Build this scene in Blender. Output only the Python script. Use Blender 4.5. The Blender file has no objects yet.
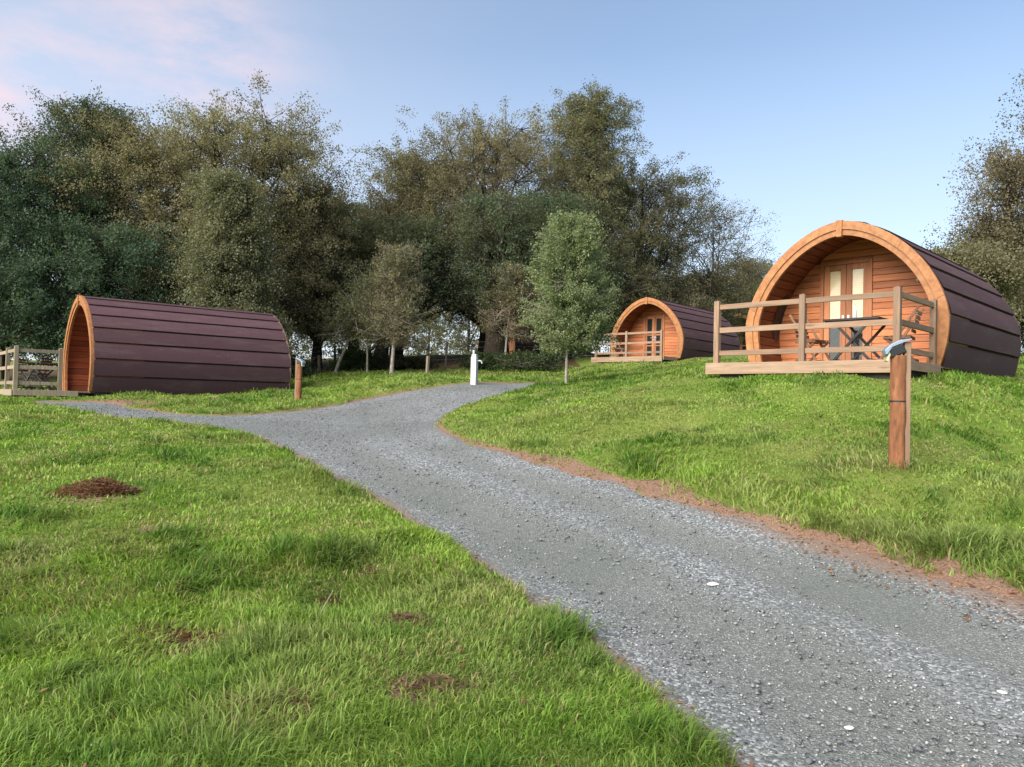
import bpy, math, random
import numpy as np
from mathutils import Matrix, Vector

random.seed(7)
RNG = np.random.default_rng(7)
SC = bpy.context.scene
COL = SC.collection
R = math.radians

# ------------------------------------------------------------------ camera
F = 770.0
CAM = np.array([0.0, 0.0, 1.6])
pit, rol = math.atan(18 / F), R(1.38)
fw = np.array([0, math.cos(pit), math.sin(pit)])
up0 = np.array([0, -math.sin(pit), math.cos(pit)])
rt0 = np.array([1.0, 0, 0])
rt = rt0 * math.cos(rol) + up0 * math.sin(rol)
up = up0 * math.cos(rol) - rt0 * math.sin(rol)
cd = bpy.data.cameras.new("camera")
cd.sensor_width = 36
cd.lens = F / 1024 * 36
cd.clip_start = 0.05
cd.clip_end = 3000
cam = bpy.data.objects.new("camera", cd)
COL.objects.link(cam)
cam.matrix_world = Matrix(((rt[0], up[0], -fw[0], CAM[0]), (rt[1], up[1], -fw[1], CAM[1]),
                           (rt[2], up[2], -fw[2], CAM[2]), (0, 0, 0, 1)))
SC.camera = cam


def ray(px, py):
    return fw + rt * (px - 512) / F + up * (383.5 - py) / F


def at_depth(px, py, d):
    """world point seen at this pixel, at distance y = d"""
    r = ray(px, py)
    return CAM + r * (d / r[1])


# ------------------------------------------------------------------ noise + terrain
def hash2(i, j, s):
    n = (i.astype(np.int64) * 374761393 + j.astype(np.int64) * 668265263 + s * 1442695041) & 0x7FFFFFFF
    n = ((n ^ (n >> 13)) * 1274126177) & 0x7FFFFFFF
    n = ((n ^ (n >> 16)) * 2246822519) & 0x7FFFFFFF
    return (n & 0xFFFFF) / float(0xFFFFF)


def vnoise(x, y, f, s=0):
    x = np.asarray(x, float) * f + 91.3
    y = np.asarray(y, float) * f + 47.9
    i, j = np.floor(x), np.floor(y)
    u, v = x - i, y - j
    u, v = u * u * (3 - 2 * u), v * v * (3 - 2 * v)
    a, b = hash2(i, j, s), hash2(i + 1, j, s)
    c, d = hash2(i, j + 1, s), hash2(i + 1, j + 1, s)
    return (a * (1 - u) + b * u) * (1 - v) + (c * (1 - u) + d * u) * v


CP = np.array([
    (0, 0, 0), (-3, 2, .03), (3, 2, .25), (-5, -5, -.4), (5, -5, -.1), (1, 3.4, .2), (-2.2, 3.3, .1),
    (2.36, 6.3, .55), (-1.2, 7.9, .54), (3.75, 7.5, 1.0), (3.46, 5.2, .62), (6.3, 9.5, 1.2), (8.6, 12.6, 1.85),
    (10.9, 16.9, 2.38), (8.3, 13.0, 2.03), (3.7, 14.0, 2.08), (5.8, 11.6, 1.99), (4.8, 12.8, 2.05), (7.5, 20, 2.75),
    (-5.7, 20.5, 1.45), (-11.2, 20.6, 1.42), (-13.8, 23.6, 1.48), (-7.2, 24.6, 1.72), (-10.7, 19, 1.27),
    (-14, 20, 1.36), (-9.3, 14, 1.04), (-5, 7.5, .5), (-1.55, 16.6, 1.18), (-1.1, 22.6, 2.1), (.25, 23.5, 2.17),
    (-3.8, 26, 2.25), (2.4, 23.2, 2.26), (3.6, 23.4, 2.44), (5.2, 24.5, 2.74), (2.0, 27.5, 2.30), (3.74, 36, 3.56), (7.4, 33.2, 3.52), (1.57, 22, 2.05), (15.4, 52, 5.1), (-1.6, 52, 4.72),
    (-7.7, 45, 3.95), (-30, 45, 2.7), (-20, 30, 1.9), (-40, 20, 1.2), (-25, 10, .6), (30, 30, 4.0), (40, 15, 2.6),
    (20, 8, 1.5), (15, 0, .9), (-60, 100, 5.5), (0, 100, 6.6), (60, 100, 7.5), (80, 40, 5.2), (-80, 40, 2.2),
    (0, -40, -2.2), (50, -30, 0), (-50, -30, -1.6), (-100, -60, -2), (100, -60, 1), (-120, 140, 6), (120, 140, 8)],
    float)


def _tps(r2):
    return np.where(r2 > 1e-12, r2 * np.log(np.maximum(r2, 1e-12)), 0)


_P = CP[:, :2] / 20.0
_n = len(CP)
_K = _tps(((_P[:, None] - _P[None]) ** 2).sum(2)) + np.eye(_n) * 2e-4
_A = np.zeros((_n + 3, _n + 3))
_A[:_n, :_n] = _K
_A[:_n, _n] = 1
_A[:_n, _n + 1:] = _P
_A[_n:, :_n] = _A[:_n, _n:].T
_W = np.linalg.solve(_A, np.concatenate([CP[:, 2], [0, 0, 0]]))


def hbase(x, y):
    x = np.asarray(x, float)
    y = np.asarray(y, float)
    sh = x.shape
    X = x.ravel()
    Y = y.ravel()
    rr = np.hypot(X, Y)
    s = np.where(rr > 110, 110 / np.maximum(rr, 1e-9), 1.0)
    X = X * s / 20
    Y = Y * s / 20
    out = np.empty_like(X)
    for a in range(0, len(X), 20000):
        b = slice(a, a + 20000)
        d2 = (X[b, None] - _P[None, :, 0]) ** 2 + (Y[b, None] - _P[None, :, 1]) ** 2
        out[b] = _tps(d2) @ _W[:_n] + _W[_n] + X[b] * _W[_n + 1] + Y[b] * _W[_n + 2]
    return out.reshape(sh)


def at(px, py):
    """the point of the terrain seen at this pixel"""
    r = ray(px, py)
    t = np.linspace(2.0, 90, 2500)
    p = CAM[None] + r[None] * t[:, None]
    g = p[:, 2] - hbase(p[:, 0], p[:, 1])
    k = np.argmax(g < 0)
    if g[k] >= 0:
        k = len(t) - 1
    a, b = g[k - 1], g[k]
    f = a / (a - b + 1e-9)
    q = p[k - 1] + (p[k] - p[k - 1]) * f
    return q[:2]


RIGHT = [(900, 566), (800, 537), (700, 505), (620, 482), (560, 466), (500, 450), (462, 438),
         (440, 427), (446, 415), (478, 402), (510, 393), (535, 386)]
LEFT_NEAR = [(735, 767), (640, 680), (560, 620), (500, 577), (440, 538), (380, 500), (330, 473), (288, 450), (245, 433)]
PATH_LOW = [(205, 427), (150, 422), (100, 416), (58, 409), (34, 406)]
PATH_UP = [(36, 400.5), (72, 401), (105, 402), (145, 409), (190, 414.5), (250, 414), (310, 409), (360, 400), (410, 390.5), (450, 385), (478, 382.5)]
wr = [at(*p) for p in RIGHT]
wl = [at(*p) for p in LEFT_NEAR]
pl = [at(*p) for p in PATH_LOW]
pu = [at(*p) for p in PATH_UP]
# the track runs on past the camera and over the rise
d_r = wr[0] - wr[1]
d_r /= np.linalg.norm(d_r)
d_l = wl[0] - wl[1]
d_l /= np.linalg.norm(d_l)
wr = [wr[0] + d_r * 9, wr[0] + d_r * 3.5] + wr
wl = [wl[0] + d_l * 9, wl[0] + d_l * 3.5] + wl
end_r = [wr[-1] + np.array([.9, .5]), wr[-1] + np.array([2.0, 2.2]), wr[-1] + np.array([2.6, 5.0])]
end_l = [pu[-1] + np.array([1.3, .5]), wr[-1] + np.array([.9, 2.8]), wr[-1] + np.array([1.4, 5.4])]


def smooth_line(P, step=.25):
    P = np.array(P)
    d = np.r_[0, np.cumsum(np.linalg.norm(np.diff(P, axis=0), axis=1))]
    out = []
    for i in range(len(P) - 1):
        p0, p1, p2, p3 = P[max(i - 1, 0)], P[i], P[i + 1], P[min(i + 2, len(P) - 1)]
        n = max(2, int((d[i + 1] - d[i]) / step))
        for t in np.linspace(0, 1, n, endpoint=False):
            out.append(.5 * ((2 * p1) + (-p0 + p2) * t + (2 * p0 - 5 * p1 + 4 * p2 - p3) * t * t + (-p0 + 3 * p1 - 3 * p2 + p3) * t ** 3))
    out.append(P[-1])
    return np.array(out)


L_right = smooth_line(wr + end_r)
L_left = smooth_line(wl + pl)
L_up = smooth_line(pu + end_l)
POLY = np.concatenate([L_left, L_up, L_right[::-1]])
L_main_left = np.concatenate([smooth_line(wl), L_up[int(len(L_up) * .32):]])


def dist_line(x, y, P):
    x = x.ravel()
    y = y.ravel()
    best = np.full(x.shape, 1e9)
    A, B = P[:-1], P[1:]
    for a, b in zip(A, B):
        ab = b - a
        t = np.clip(((x - a[0]) * ab[0] + (y - a[1]) * ab[1]) / (ab @ ab + 1e-12), 0, 1)
        d = (x - a[0] - t * ab[0]) ** 2 + (y - a[1] - t * ab[1]) ** 2
        np.minimum(best, d, out=best)
    return np.sqrt(best)


def road_sd(x, y):
    """signed distance to the track edge, positive on the track"""
    x = np.asarray(x, float)
    y = np.asarray(y, float)
    sh = x.shape
    X, Y = x.ravel(), y.ravel()
    out = np.full(X.shape, -50.0)
    m = (X > -22) & (X < 18) & (Y > -14) & (Y < 34)
    if m.any():
        xs, ys = X[m], Y[m]
        d = dist_line(xs, ys, np.vstack([POLY, POLY[:1]]))
        ins = np.zeros(xs.shape, bool)
        Q = np.vstack([POLY, POLY[:1]])
        for a, b in zip(Q[:-1], Q[1:]):
            c = (a[1] > ys) != (b[1] > ys)
            xi = (b[0] - a[0]) * (ys - a[1]) / (b[1] - a[1] + 1e-12) + a[0]
            ins ^= c & (xs < xi)
        out[m] = np.where(ins, d, -d)
    return out.reshape(sh)


def ragged(x, y):
    return (vnoise(x, y, 2.2, 5) - .5) * .22 + (vnoise(x, y, 7, 6) - .5) * .10


def lumps(x, y):
    return (vnoise(x, y, .8, 1) - .5) * .13 + (vnoise(x, y, 2.4, 2) - .5) * .085


def ground_z(x, y, sd=None):
    if sd is None:
        sd = road_sd(x, y)
    k = np.clip((-sd) / .5, 0, 1)
    z = hbase(x, y) + lumps(x, y) * k + .045 * np.clip(-sd / .25, 0, 1)
    return z - np.clip((sd + ragged(x, y)) * .6, 0, .1)


def road_z(x, y, sd):
    return hbase(x, y) - .012 + np.clip((sd + ragged(x, y)) * .3, -.08, .0) + (vnoise(x, y, 1.3, 8) - .5) * .02


def gz(x, y):
    return float(ground_z(np.array([float(x)]), np.array([float(y)]))[0])


# ------------------------------------------------------------------ materials
def new_mat(name):
    m = bpy.data.materials.new(name)
    m.use_nodes = True
    nt = m.node_tree
    nt.nodes.clear()
    return m, nt, nt.nodes, nt.links


def nd(N, t, **k):
    n = N.new(t)
    for a, b in k.items():
        setattr(n, a, b)
    return n


def noise(N, L, vec, scale, detail=4, rough=.6):
    n = N.new("ShaderNodeTexNoise")
    n.inputs["Scale"].default_value = scale
    n.inputs["Detail"].default_value = detail
    n.inputs["Roughness"].default_value = rough
    if vec is not None:
        L.new(vec, n.inputs["Vector"])
    return n


def ramp(N, L, fac, stops):
    r = N.new("ShaderNodeValToRGB")
    e = r.color_ramp.elements
    while len(e) < len(stops):
        e.new(.5)
    for q, (p, c) in zip(e, stops):
        q.position = p
        q.color = (*c, 1) if len(c) == 3 else c
    L.new(fac, r.inputs[0])
    return r.outputs[0]


def mix(N, L, fac, a, b, mode="MIX"):
    m = N.new("ShaderNodeMix")
    m.data_type = "RGBA"
    m.blend_type = mode
    for i, v in ((0, fac), (6, a), (7, b)):
        if hasattr(v, "is_linked"):
            L.new(v, m.inputs[i])
        else:
            m.inputs[i].default_value = v if i == 0 else ((*v, 1) if len(v) == 3 else v)
    return m.outputs[2]


def mathn(N, L, op, a, b=None, clamp=False):
    m = N.new("ShaderNodeMath")
    m.operation = op
    m.use_clamp = clamp
    for i, v in ((0, a), (1, b)):
        if v is None:
            continue
        if hasattr(v, "is_linked"):
            L.new(v, m.inputs[i])
        else:
            m.inputs[i].default_value = v
    return m.outputs[0]


def attr(N, name):
    a = N.new("ShaderNodeAttribute")
    a.attribute_name = name
    return a


def finish(N, L, col, rough=.6, bump=None, bstr=.3, bdist=.01, metal=0, spec=.5):
    p = N.new("ShaderNodeBsdfPrincipled")
    if hasattr(col, "is_linked"):
        L.new(col, p.inputs["Base Color"])
    else:
        p.inputs["Base Color"].default_value = (*col, 1)
    if hasattr(rough, "is_linked"):
        L.new(rough, p.inputs["Roughness"])
    else:
        p.inputs["Roughness"].default_value = rough
    p.inputs["Metallic"].default_value = metal
    p.inputs["Specular IOR Level"].default_value = spec
    if bump is not None:
        b = N.new("ShaderNodeBump")
        b.inputs["Strength"].default_value = bstr
        b.inputs["Distance"].default_value = bdist
        L.new(bump, b.inputs["Height"])
        L.new(b.outputs[0], p.inputs["Normal"])
    o = N.new("ShaderNodeOutputMaterial")
    L.new(p.outputs[0], o.inputs[0])
    return p


def wood(name, dark, mid, light, grain=(1.5, 22, 22), rough=.55, knots=True, weather=None):
    m, nt, N, L = new_mat(name)
    tc = N.new("ShaderNodeTexCoord")
    mp = N.new("ShaderNodeMapping")
    mp.inputs["Scale"].default_value = grain
    L.new(tc.outputs["Object"], mp.inputs["Vector"])
    t = attr(N, "tint")
    off = N.new("ShaderNodeVectorMath")
    off.operation = "ADD"
    sc = mathn(N, L, "MULTIPLY", t.outputs["Fac"], 37.0)
    cx = N.new("ShaderNodeCombineXYZ")
    for i in range(3):
        L.new(sc, cx.inputs[i])
    L.new(mp.outputs[0], off.inputs[0])
    L.new(cx.outputs[0], off.inputs[1])
    n1 = noise(N, L, off.outputs[0], 1.0, 6, .65)
    c = ramp(N, L, n1.outputs["Fac"], [(.28, dark), (.5, mid), (.72, light)])
    tv = mathn(N, L, "MULTIPLY_ADD", t.outputs["Fac"], .5)
    tv.node.inputs[2].default_value = .72
    tcol = N.new("ShaderNodeCombineColor")
    for i in range(3):
        L.new(tv, tcol.inputs[i])
    c = mix(N, L, 1.0, c, tcol.outputs[0], "MULTIPLY")
    if knots:
        mp2 = N.new("ShaderNodeMapping")
        mp2.inputs["Scale"].default_value = tuple(min(g, 9) * .8 for g in grain)
        L.new(tc.outputs["Object"], mp2.inputs["Vector"])
        v = N.new("ShaderNodeTexVoronoi")
        v.inputs["Scale"].default_value = 1.3
        L.new(mp2.outputs[0], v.inputs["Vector"])
        k = ramp(N, L, v.outputs["Distance"], [(.06, (1, 1, 1)), (.2, (0, 0, 0))])
        c = mix(N, L, mathn(N, L, "MULTIPLY", k, .55), c, tuple(q * .45 for q in dark))
    if weather:
        n3 = noise(N, L, tc.outputs["Object"], 2.2, 5, .7)
        w = ramp(N, L, n3.outputs["Fac"], [(.42, (0, 0, 0)), (.68, (1, 1, 1))])
        c = mix(N, L, mathn(N, L, "MULTIPLY", w, .6), c, weather)
    finish(N, L, c, rough, n1.outputs["Fac"], .35, .004, spec=.3)
    return m


def plain(name, c, rough=.5, var=.25, scale=12, metal=0, spec=.5, bump=.1):
    m, nt, N, L = new_mat(name)
    tc = N.new("ShaderNodeTexCoord")
    n = noise(N, L, tc.outputs["Object"], scale, 5, .65)
    col = ramp(N, L, n.outputs["Fac"], [(.3, tuple(q * (1 - var) for q in c)), (.7, tuple(min(1, q * (1 + var)) for q in c))])
    finish(N, L, col, rough, n.outputs["Fac"], bump, .003, metal, spec)
    return m


M = {}
LAR = ((.27, .084, .034), (.41, .145, .060), (.50, .195, .085))
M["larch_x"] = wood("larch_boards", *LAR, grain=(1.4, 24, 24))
M["larch_y"] = wood("shaded_larch_lining", (.11, .028, .012), (.18, .048, .020), (.24, .075, .03), grain=(24, 1.4, 24))  # brown lining larch, its colour deepened to carry the porch shade
M["larch_z"] = wood("larch_joinery", (.26, .10, .045), (.36, .145, .068), (.43, .185, .09), grain=(24, 24, 1.5), knots=False)
M["larch_trim"] = wood("larch_arch", (.20, .085, .034), (.31, .138, .054), (.40, .195, .084), grain=(9, 16, 9), rough=.5, knots=False)
M["door_dark"] = wood("door_stained", (.22, .075, .03), (.30, .115, .05), (.36, .15, .07), grain=(24, 24, 1.5), knots=False)
GW = ((.14, .088, .056), (.22, .145, .098), (.29, .20, .14))
M["deck_x"] = wood("weathered_rail", *GW, grain=(1.6, 26, 26), rough=.8, weather=(.19, .15, .115))
M["deck_y"] = wood("weathered_board", *GW, grain=(26, 1.6, 26), rough=.8, weather=(.19, .15, .115))
M["deck_z"] = wood("weathered_post", *GW, grain=(26, 26, 1.6), rough=.8, weather=(.18, .145, .115))
M["pale_post"] = wood("grey_weathered_post", (.17, .135, .095), (.25, .205, .15), (.33, .28, .21), grain=(26, 26, 1.6), rough=.85, knots=False)
M["fascia"] = wood("pale_fascia", (.17, .115, .075), (.25, .175, .12), (.32, .235, .17), grain=(1.6, 26, 26), rough=.8, weather=(.22, .165, .12))
M["round_post"] = wood("pine_post", (.075, .032, .017), (.20, .085, .04), (.32, .15, .072), grain=(16, 16, 3.2), rough=.85, weather=(.14, .06, .03))
M["chair"] = wood("hardwood_slats", (.10, .055, .035), (.17, .09, .055), (.23, .13, .08), grain=(20, 20, 20), rough=.6, knots=False)
M["chair_grey"] = wood("greyed_slats", (.22, .17, .13), (.32, .26, .20), (.40, .33, .26), grain=(20, 20, 20), rough=.7, knots=False)
M["table"] = plain("dark_table", (.022, .018, .018), .45, .3, 25)
M["black"] = plain("black_plastic", (.015, .016, .018), .35, .2, 30)
M["panel"] = plain("solar_panel", (.20, .27, .36), .15, .12, 30, spec=.8, bump=.02)
M["lens"] = plain("lamp_lens", (.42, .42, .30), .3, .15, 60)
M["metal"] = plain("galvanised", (.42, .43, .45), .35, .15, 20, metal=.7)
M["steel"] = plain("handle_steel", (.62, .62, .62), .3, .1, 20, metal=.6)
M["white_paint"] = plain("white_paint", (.42, .44, .47), .45, .12, 9)
M["base"] = plain("base_frame", (.055, .05, .048), .8, .35, 7)
M["blind"] = plain("cream_blind", (.86, .76, .55), .8, .06, 6)
M["blockwork"] = plain("blockwork", (.40, .39, .37), .9, .35, 14)
M["wire"] = plain("fence_wire", (.25, .25, .24), .5, .2, 20, metal=.5)
M["car_white"] = plain("white_body", (.70, .71, .72), .25, .04, 4, spec=.6, bump=0)
M["car_lime"] = plain("lime_band", (.58, .62, .10), .3, .05, 5, bump=0)
M["tyre"] = plain("tyre_rubber", (.02, .02, .02), .85, .2, 30)
M["stone"] = plain("pale_stone", (.62, .60, .57), .7, .2, 25, bump=.3)


def glass_mat(name, tint=(.02, .025, .025)):
    m, nt, N, L = new_mat(name)
    finish(N, L, tint, .04, spec=.9)
    return m


M["dark_glass"] = glass_mat("dark_glass")


def clear_glass():
    m, nt, N, L = new_mat("clear_glass")
    g = N.new("ShaderNodeBsdfGlossy")
    g.inputs["Roughness"].default_value = .03
    t = N.new("ShaderNodeBsdfTransparent")
    t.inputs[0].default_value = (.975, .97, .95, 1)
    fr = N.new("ShaderNodeFresnel")
    fr.inputs[0].default_value = 1.5
    f2 = mathn(N, L, "MULTIPLY_ADD", fr.outputs[0], 1.3)
    f2.node.inputs[2].default_value = .02
    ms = N.new("ShaderNodeMixShader")
    L.new(f2, ms.inputs[0])
    L.new(t.outputs[0], ms.inputs[1])
    L.new(g.outputs[0], ms.inputs[2])
    o = N.new("ShaderNodeOutputMaterial")
    L.new(ms.outputs[0], o.inputs[0])
    return m


M["glass"] = clear_glass()


def shingle():
    m, nt, N, L = new_mat("felt_shingle")
    tc = N.new("ShaderNodeTexCoord")
    t = attr(N, "tint")
    g = noise(N, L, tc.outputs["Object"], 75, 4, .85)
    b = noise(N, L, tc.outputs["Object"], 1.3, 5, .65)
    mp = N.new("ShaderNodeMapping")
    mp.inputs["Scale"].default_value = (9, .8, 3)
    L.new(tc.outputs["Object"], mp.inputs["Vector"])
    s = noise(N, L, mp.outputs[0], 1.0, 5, .7)
    c = ramp(N, L, g.outputs["Fac"], [(.28, (.020, .010, .013)), (.5, (.066, .033, .040)), (.74, (.150, .088, .100))])
    c = mix(N, L, mathn(N, L, "MULTIPLY", b.outputs["Fac"], .5), c, (.065, .036, .048))
    dirt = ramp(N, L, s.outputs["Fac"], [(.5, (0, 0, 0)), (.75, (1, 1, 1))])
    c = mix(N, L, mathn(N, L, "MULTIPLY", dirt, .5), c, (.12, .095, .09))
    sy = N.new("ShaderNodeSeparateXYZ")
    L.new(tc.outputs["Object"], sy.inputs[0])
    jy = mathn(N, L, "FRACT", mathn(N, L, "ADD", mathn(N, L, "MULTIPLY", sy.outputs[1], 1.02), mathn(N, L, "MULTIPLY", t.outputs["Fac"], 7.3)))
    jl = ramp(N, L, jy, [(.0, (1, 1, 1)), (.012, (0, 0, 0))])
    c = mix(N, L, mathn(N, L, "MULTIPLY", jl, .6), c, (.02, .012, .014))
    tv = mathn(N, L, "MULTIPLY_ADD", t.outputs["Fac"], .4)
    tv.node.inputs[2].default_value = .8
    tcol = N.new("ShaderNodeCombineColor")
    for i in range(3):
        L.new(tv, tcol.inputs[i])
    c = mix(N, L, 1.0, c, tcol.outputs[0], "MULTIPLY")
    finish(N, L, c, .85, g.outputs["Fac"], .5, .004, spec=.25)
    return m


M["shingle"] = shingle()


def leaf_mat(name, trans=.35):
    m, nt, N, L = new_mat(name)
    a = attr(N, "col")
    p = N.new("ShaderNodeBsdfPrincipled")
    p.inputs["Roughness"].default_value = .55
    p.inputs["Specular IOR Level"].default_value = .25
    L.new(a.outputs["Color"], p.inputs["Base Color"])
    t = N.new("ShaderNodeBsdfTranslucent")
    c2 = mix(N, L, 1.0, a.outputs["Color"], (1.1, 1.15, .6), "MULTIPLY")
    L.new(c2, t.inputs[0])
    ms = N.new("ShaderNodeMixShader")
    ms.inputs[0].default_value = trans
    L.new(p.outputs[0], ms.inputs[1])
    L.new(t.outputs[0], ms.inputs[2])
    o = N.new("ShaderNodeOutputMaterial")
    L.new(ms.outputs[0], o.inputs[0])
    return m


M["leaf"] = leaf_mat("leaf_blades", .45)
M["grass"] = leaf_mat("grass_blades", .42)


def bark(name, c1, c2, scale=6):
    m, nt, N, L = new_mat(name)
    tc = N.new("ShaderNodeTexCoord")
    mp = N.new("ShaderNodeMapping")
    mp.inputs["Scale"].default_value = (scale * 2, scale * 2, scale * .5)
    L.new(tc.outputs["Object"], mp.inputs["Vector"])
    n = noise(N, L, mp.outputs[0], 1.0, 6, .7)
    c = ramp(N, L, n.outputs["Fac"], [(.35, c1), (.65, c2)])
    finish(N, L, c, .9, n.outputs["Fac"], .6, .02, spec=.15)
    return m


M["bark_dark"] = bark("dark_bark", (.022, .018, .014), (.06, .05, .04))
M["bark_pale"] = bark("pale_bark", (.14, .125, .11), (.38, .35, .31), 9)
M["bark_grey"] = bark("grey_bark", (.06, .05, .042), (.15, .13, .11))


def ground_mat():
    m, nt, N, L = new_mat("turf_and_soil")
    g = N.new("ShaderNodeNewGeometry")
    P = g.outputs["Position"]
    a = noise(N, L, P, .7, 6, .65)
    b = noise(N, L, P, 7, 5, .7)
    f = noise(N, L, P, 60, 4, .75)
    c = ramp(N, L, b.outputs["Fac"], [(.25, (.075, .125, .020)), (.5, (.125, .185, .032)), (.75, (.19, .23, .055))])
    c = mix(N, L, ramp(N, L, a.outputs["Fac"], [(.45, (0, 0, 0)), (.7, (.5, .5, .5))]), c, (.24, .23, .08))
    c = mix(N, L, ramp(N, L, f.outputs["Fac"], [(.35, (.55, .55, .55)), (.55, (0, 0, 0))]), c, (.06, .075, .022))
    so = attr(N, "soil")
    sf = ramp(N, L, mathn(N, L, "MULTIPLY", so.outputs["Fac"], mathn(N, L, "ADD", b.outputs["Fac"], .55)), [(.3, (0, 0, 0)), (.62, (1, 1, 1))])
    sc = ramp(N, L, f.outputs["Fac"], [(.3, (.09, .055, .038)), (.5, (.20, .125, .09)), (.72, (.33, .235, .175))])
    c = mix(N, L, sf, c, sc)
    un = attr(N, "litter")
    lc = ramp(N, L, b.outputs["Fac"], [(.3, (.05, .035, .02)), (.5, (.09, .065, .035)), (.7, (.06, .07, .025))])
    lf = ramp(N, L, mathn(N, L, "MULTIPLY", un.outputs["Fac"], mathn(N, L, "ADD", a.outputs["Fac"], .5)), [(.3, (0, 0, 0)), (.7, (1, 1, 1))])
    c = mix(N, L, lf, c, lc)
    finish(N, L, c, .95, f.outputs["Fac"], .7, .03, spec=.1)
    return m


def road_mat():
    m, nt, N, L = new_mat("crushed_gravel")
    g = N.new("ShaderNodeNewGeometry")
    P = g.outputs["Position"]
    v = N.new("ShaderNodeTexVoronoi")
    v.inputs["Scale"].default_value = 62
    L.new(P, v.inputs["Vector"])
    v2 = N.new("ShaderNodeTexVoronoi")
    v2.inputs["Scale"].default_value = 150
    L.new(P, v2.inputs["Vector"])
    sep = N.new("ShaderNodeSeparateColor")
    L.new(v.outputs["Color"], sep.inputs[0])
    sep2 = N.new("ShaderNodeSeparateColor")
    L.new(v2.outputs["Color"], sep2.inputs[0])
    big = noise(N, L, P, .8, 5, .65)
    fine = noise(N, L, P, 240, 3, .8)
    loose = ramp(N, L, sep.outputs[0], [(.0, (.062, .070, .075)), (.45, (.128, .141, .150)), (.8, (.20, .218, .23)), (.95, (.36, .385, .40))])
    fines = ramp(N, L, sep2.outputs[0], [(.0, (.078, .087, .084)), (.6, (.130, .142, .137)), (.93, (.19, .203, .202)), (.98, (.36, .375, .385))])
    tr = attr(N, "track")
    pick = mathn(N, L, "ADD", tr.outputs["Fac"], mathn(N, L, "MULTIPLY", mathn(N, L, "SUBTRACT", big.outputs["Fac"], .5), 1.3))
    pk = ramp(N, L, pick, [(.08, (0, 0, 0)), (.65, (.95, .95, .95))])
    c = mix(N, L, pk, loose, fines)
    tint = noise(N, L, P, .45, 3, .5)
    c = mix(N, L, ramp(N, L, tint.outputs["Fac"], [(.42, (0, 0, 0)), (.62, (.55, .55, .55))]), c, (.10, .115, .105), "MIX")
    ed = attr(N, "edge")
    ef = ramp(N, L, mathn(N, L, "MULTIPLY", ed.outputs["Fac"], mathn(N, L, "ADD", big.outputs["Fac"], .5)), [(.35, (0, 0, 0)), (.8, (.85, .85, .85))])
    ec = ramp(N, L, fine.outputs["Fac"], [(.3, (.10, .068, .054)), (.7, (.27, .19, .145))])
    c = mix(N, L, ef, c, ec)
    hgt = mathn(N, L, "ADD", mathn(N, L, "MULTIPLY", v.outputs["Distance"], -1.0), mathn(N, L, "MULTIPLY", v2.outputs["Distance"], -.5))
    finish(N, L, c, .85, hgt, .55, .012, spec=.25)
    return m


M["ground"] = ground_mat()
M["road"] = road_mat()


# ------------------------------------------------------------------ mesh helpers
def link_mesh(name, me, mat, parent=None):
    o = bpy.data.objects.new(name, me)
    if mat is not None:
        me.materials.append(mat)
    COL.objects.link(o)
    if parent is not None:
        o.parent = parent
    return o


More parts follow.
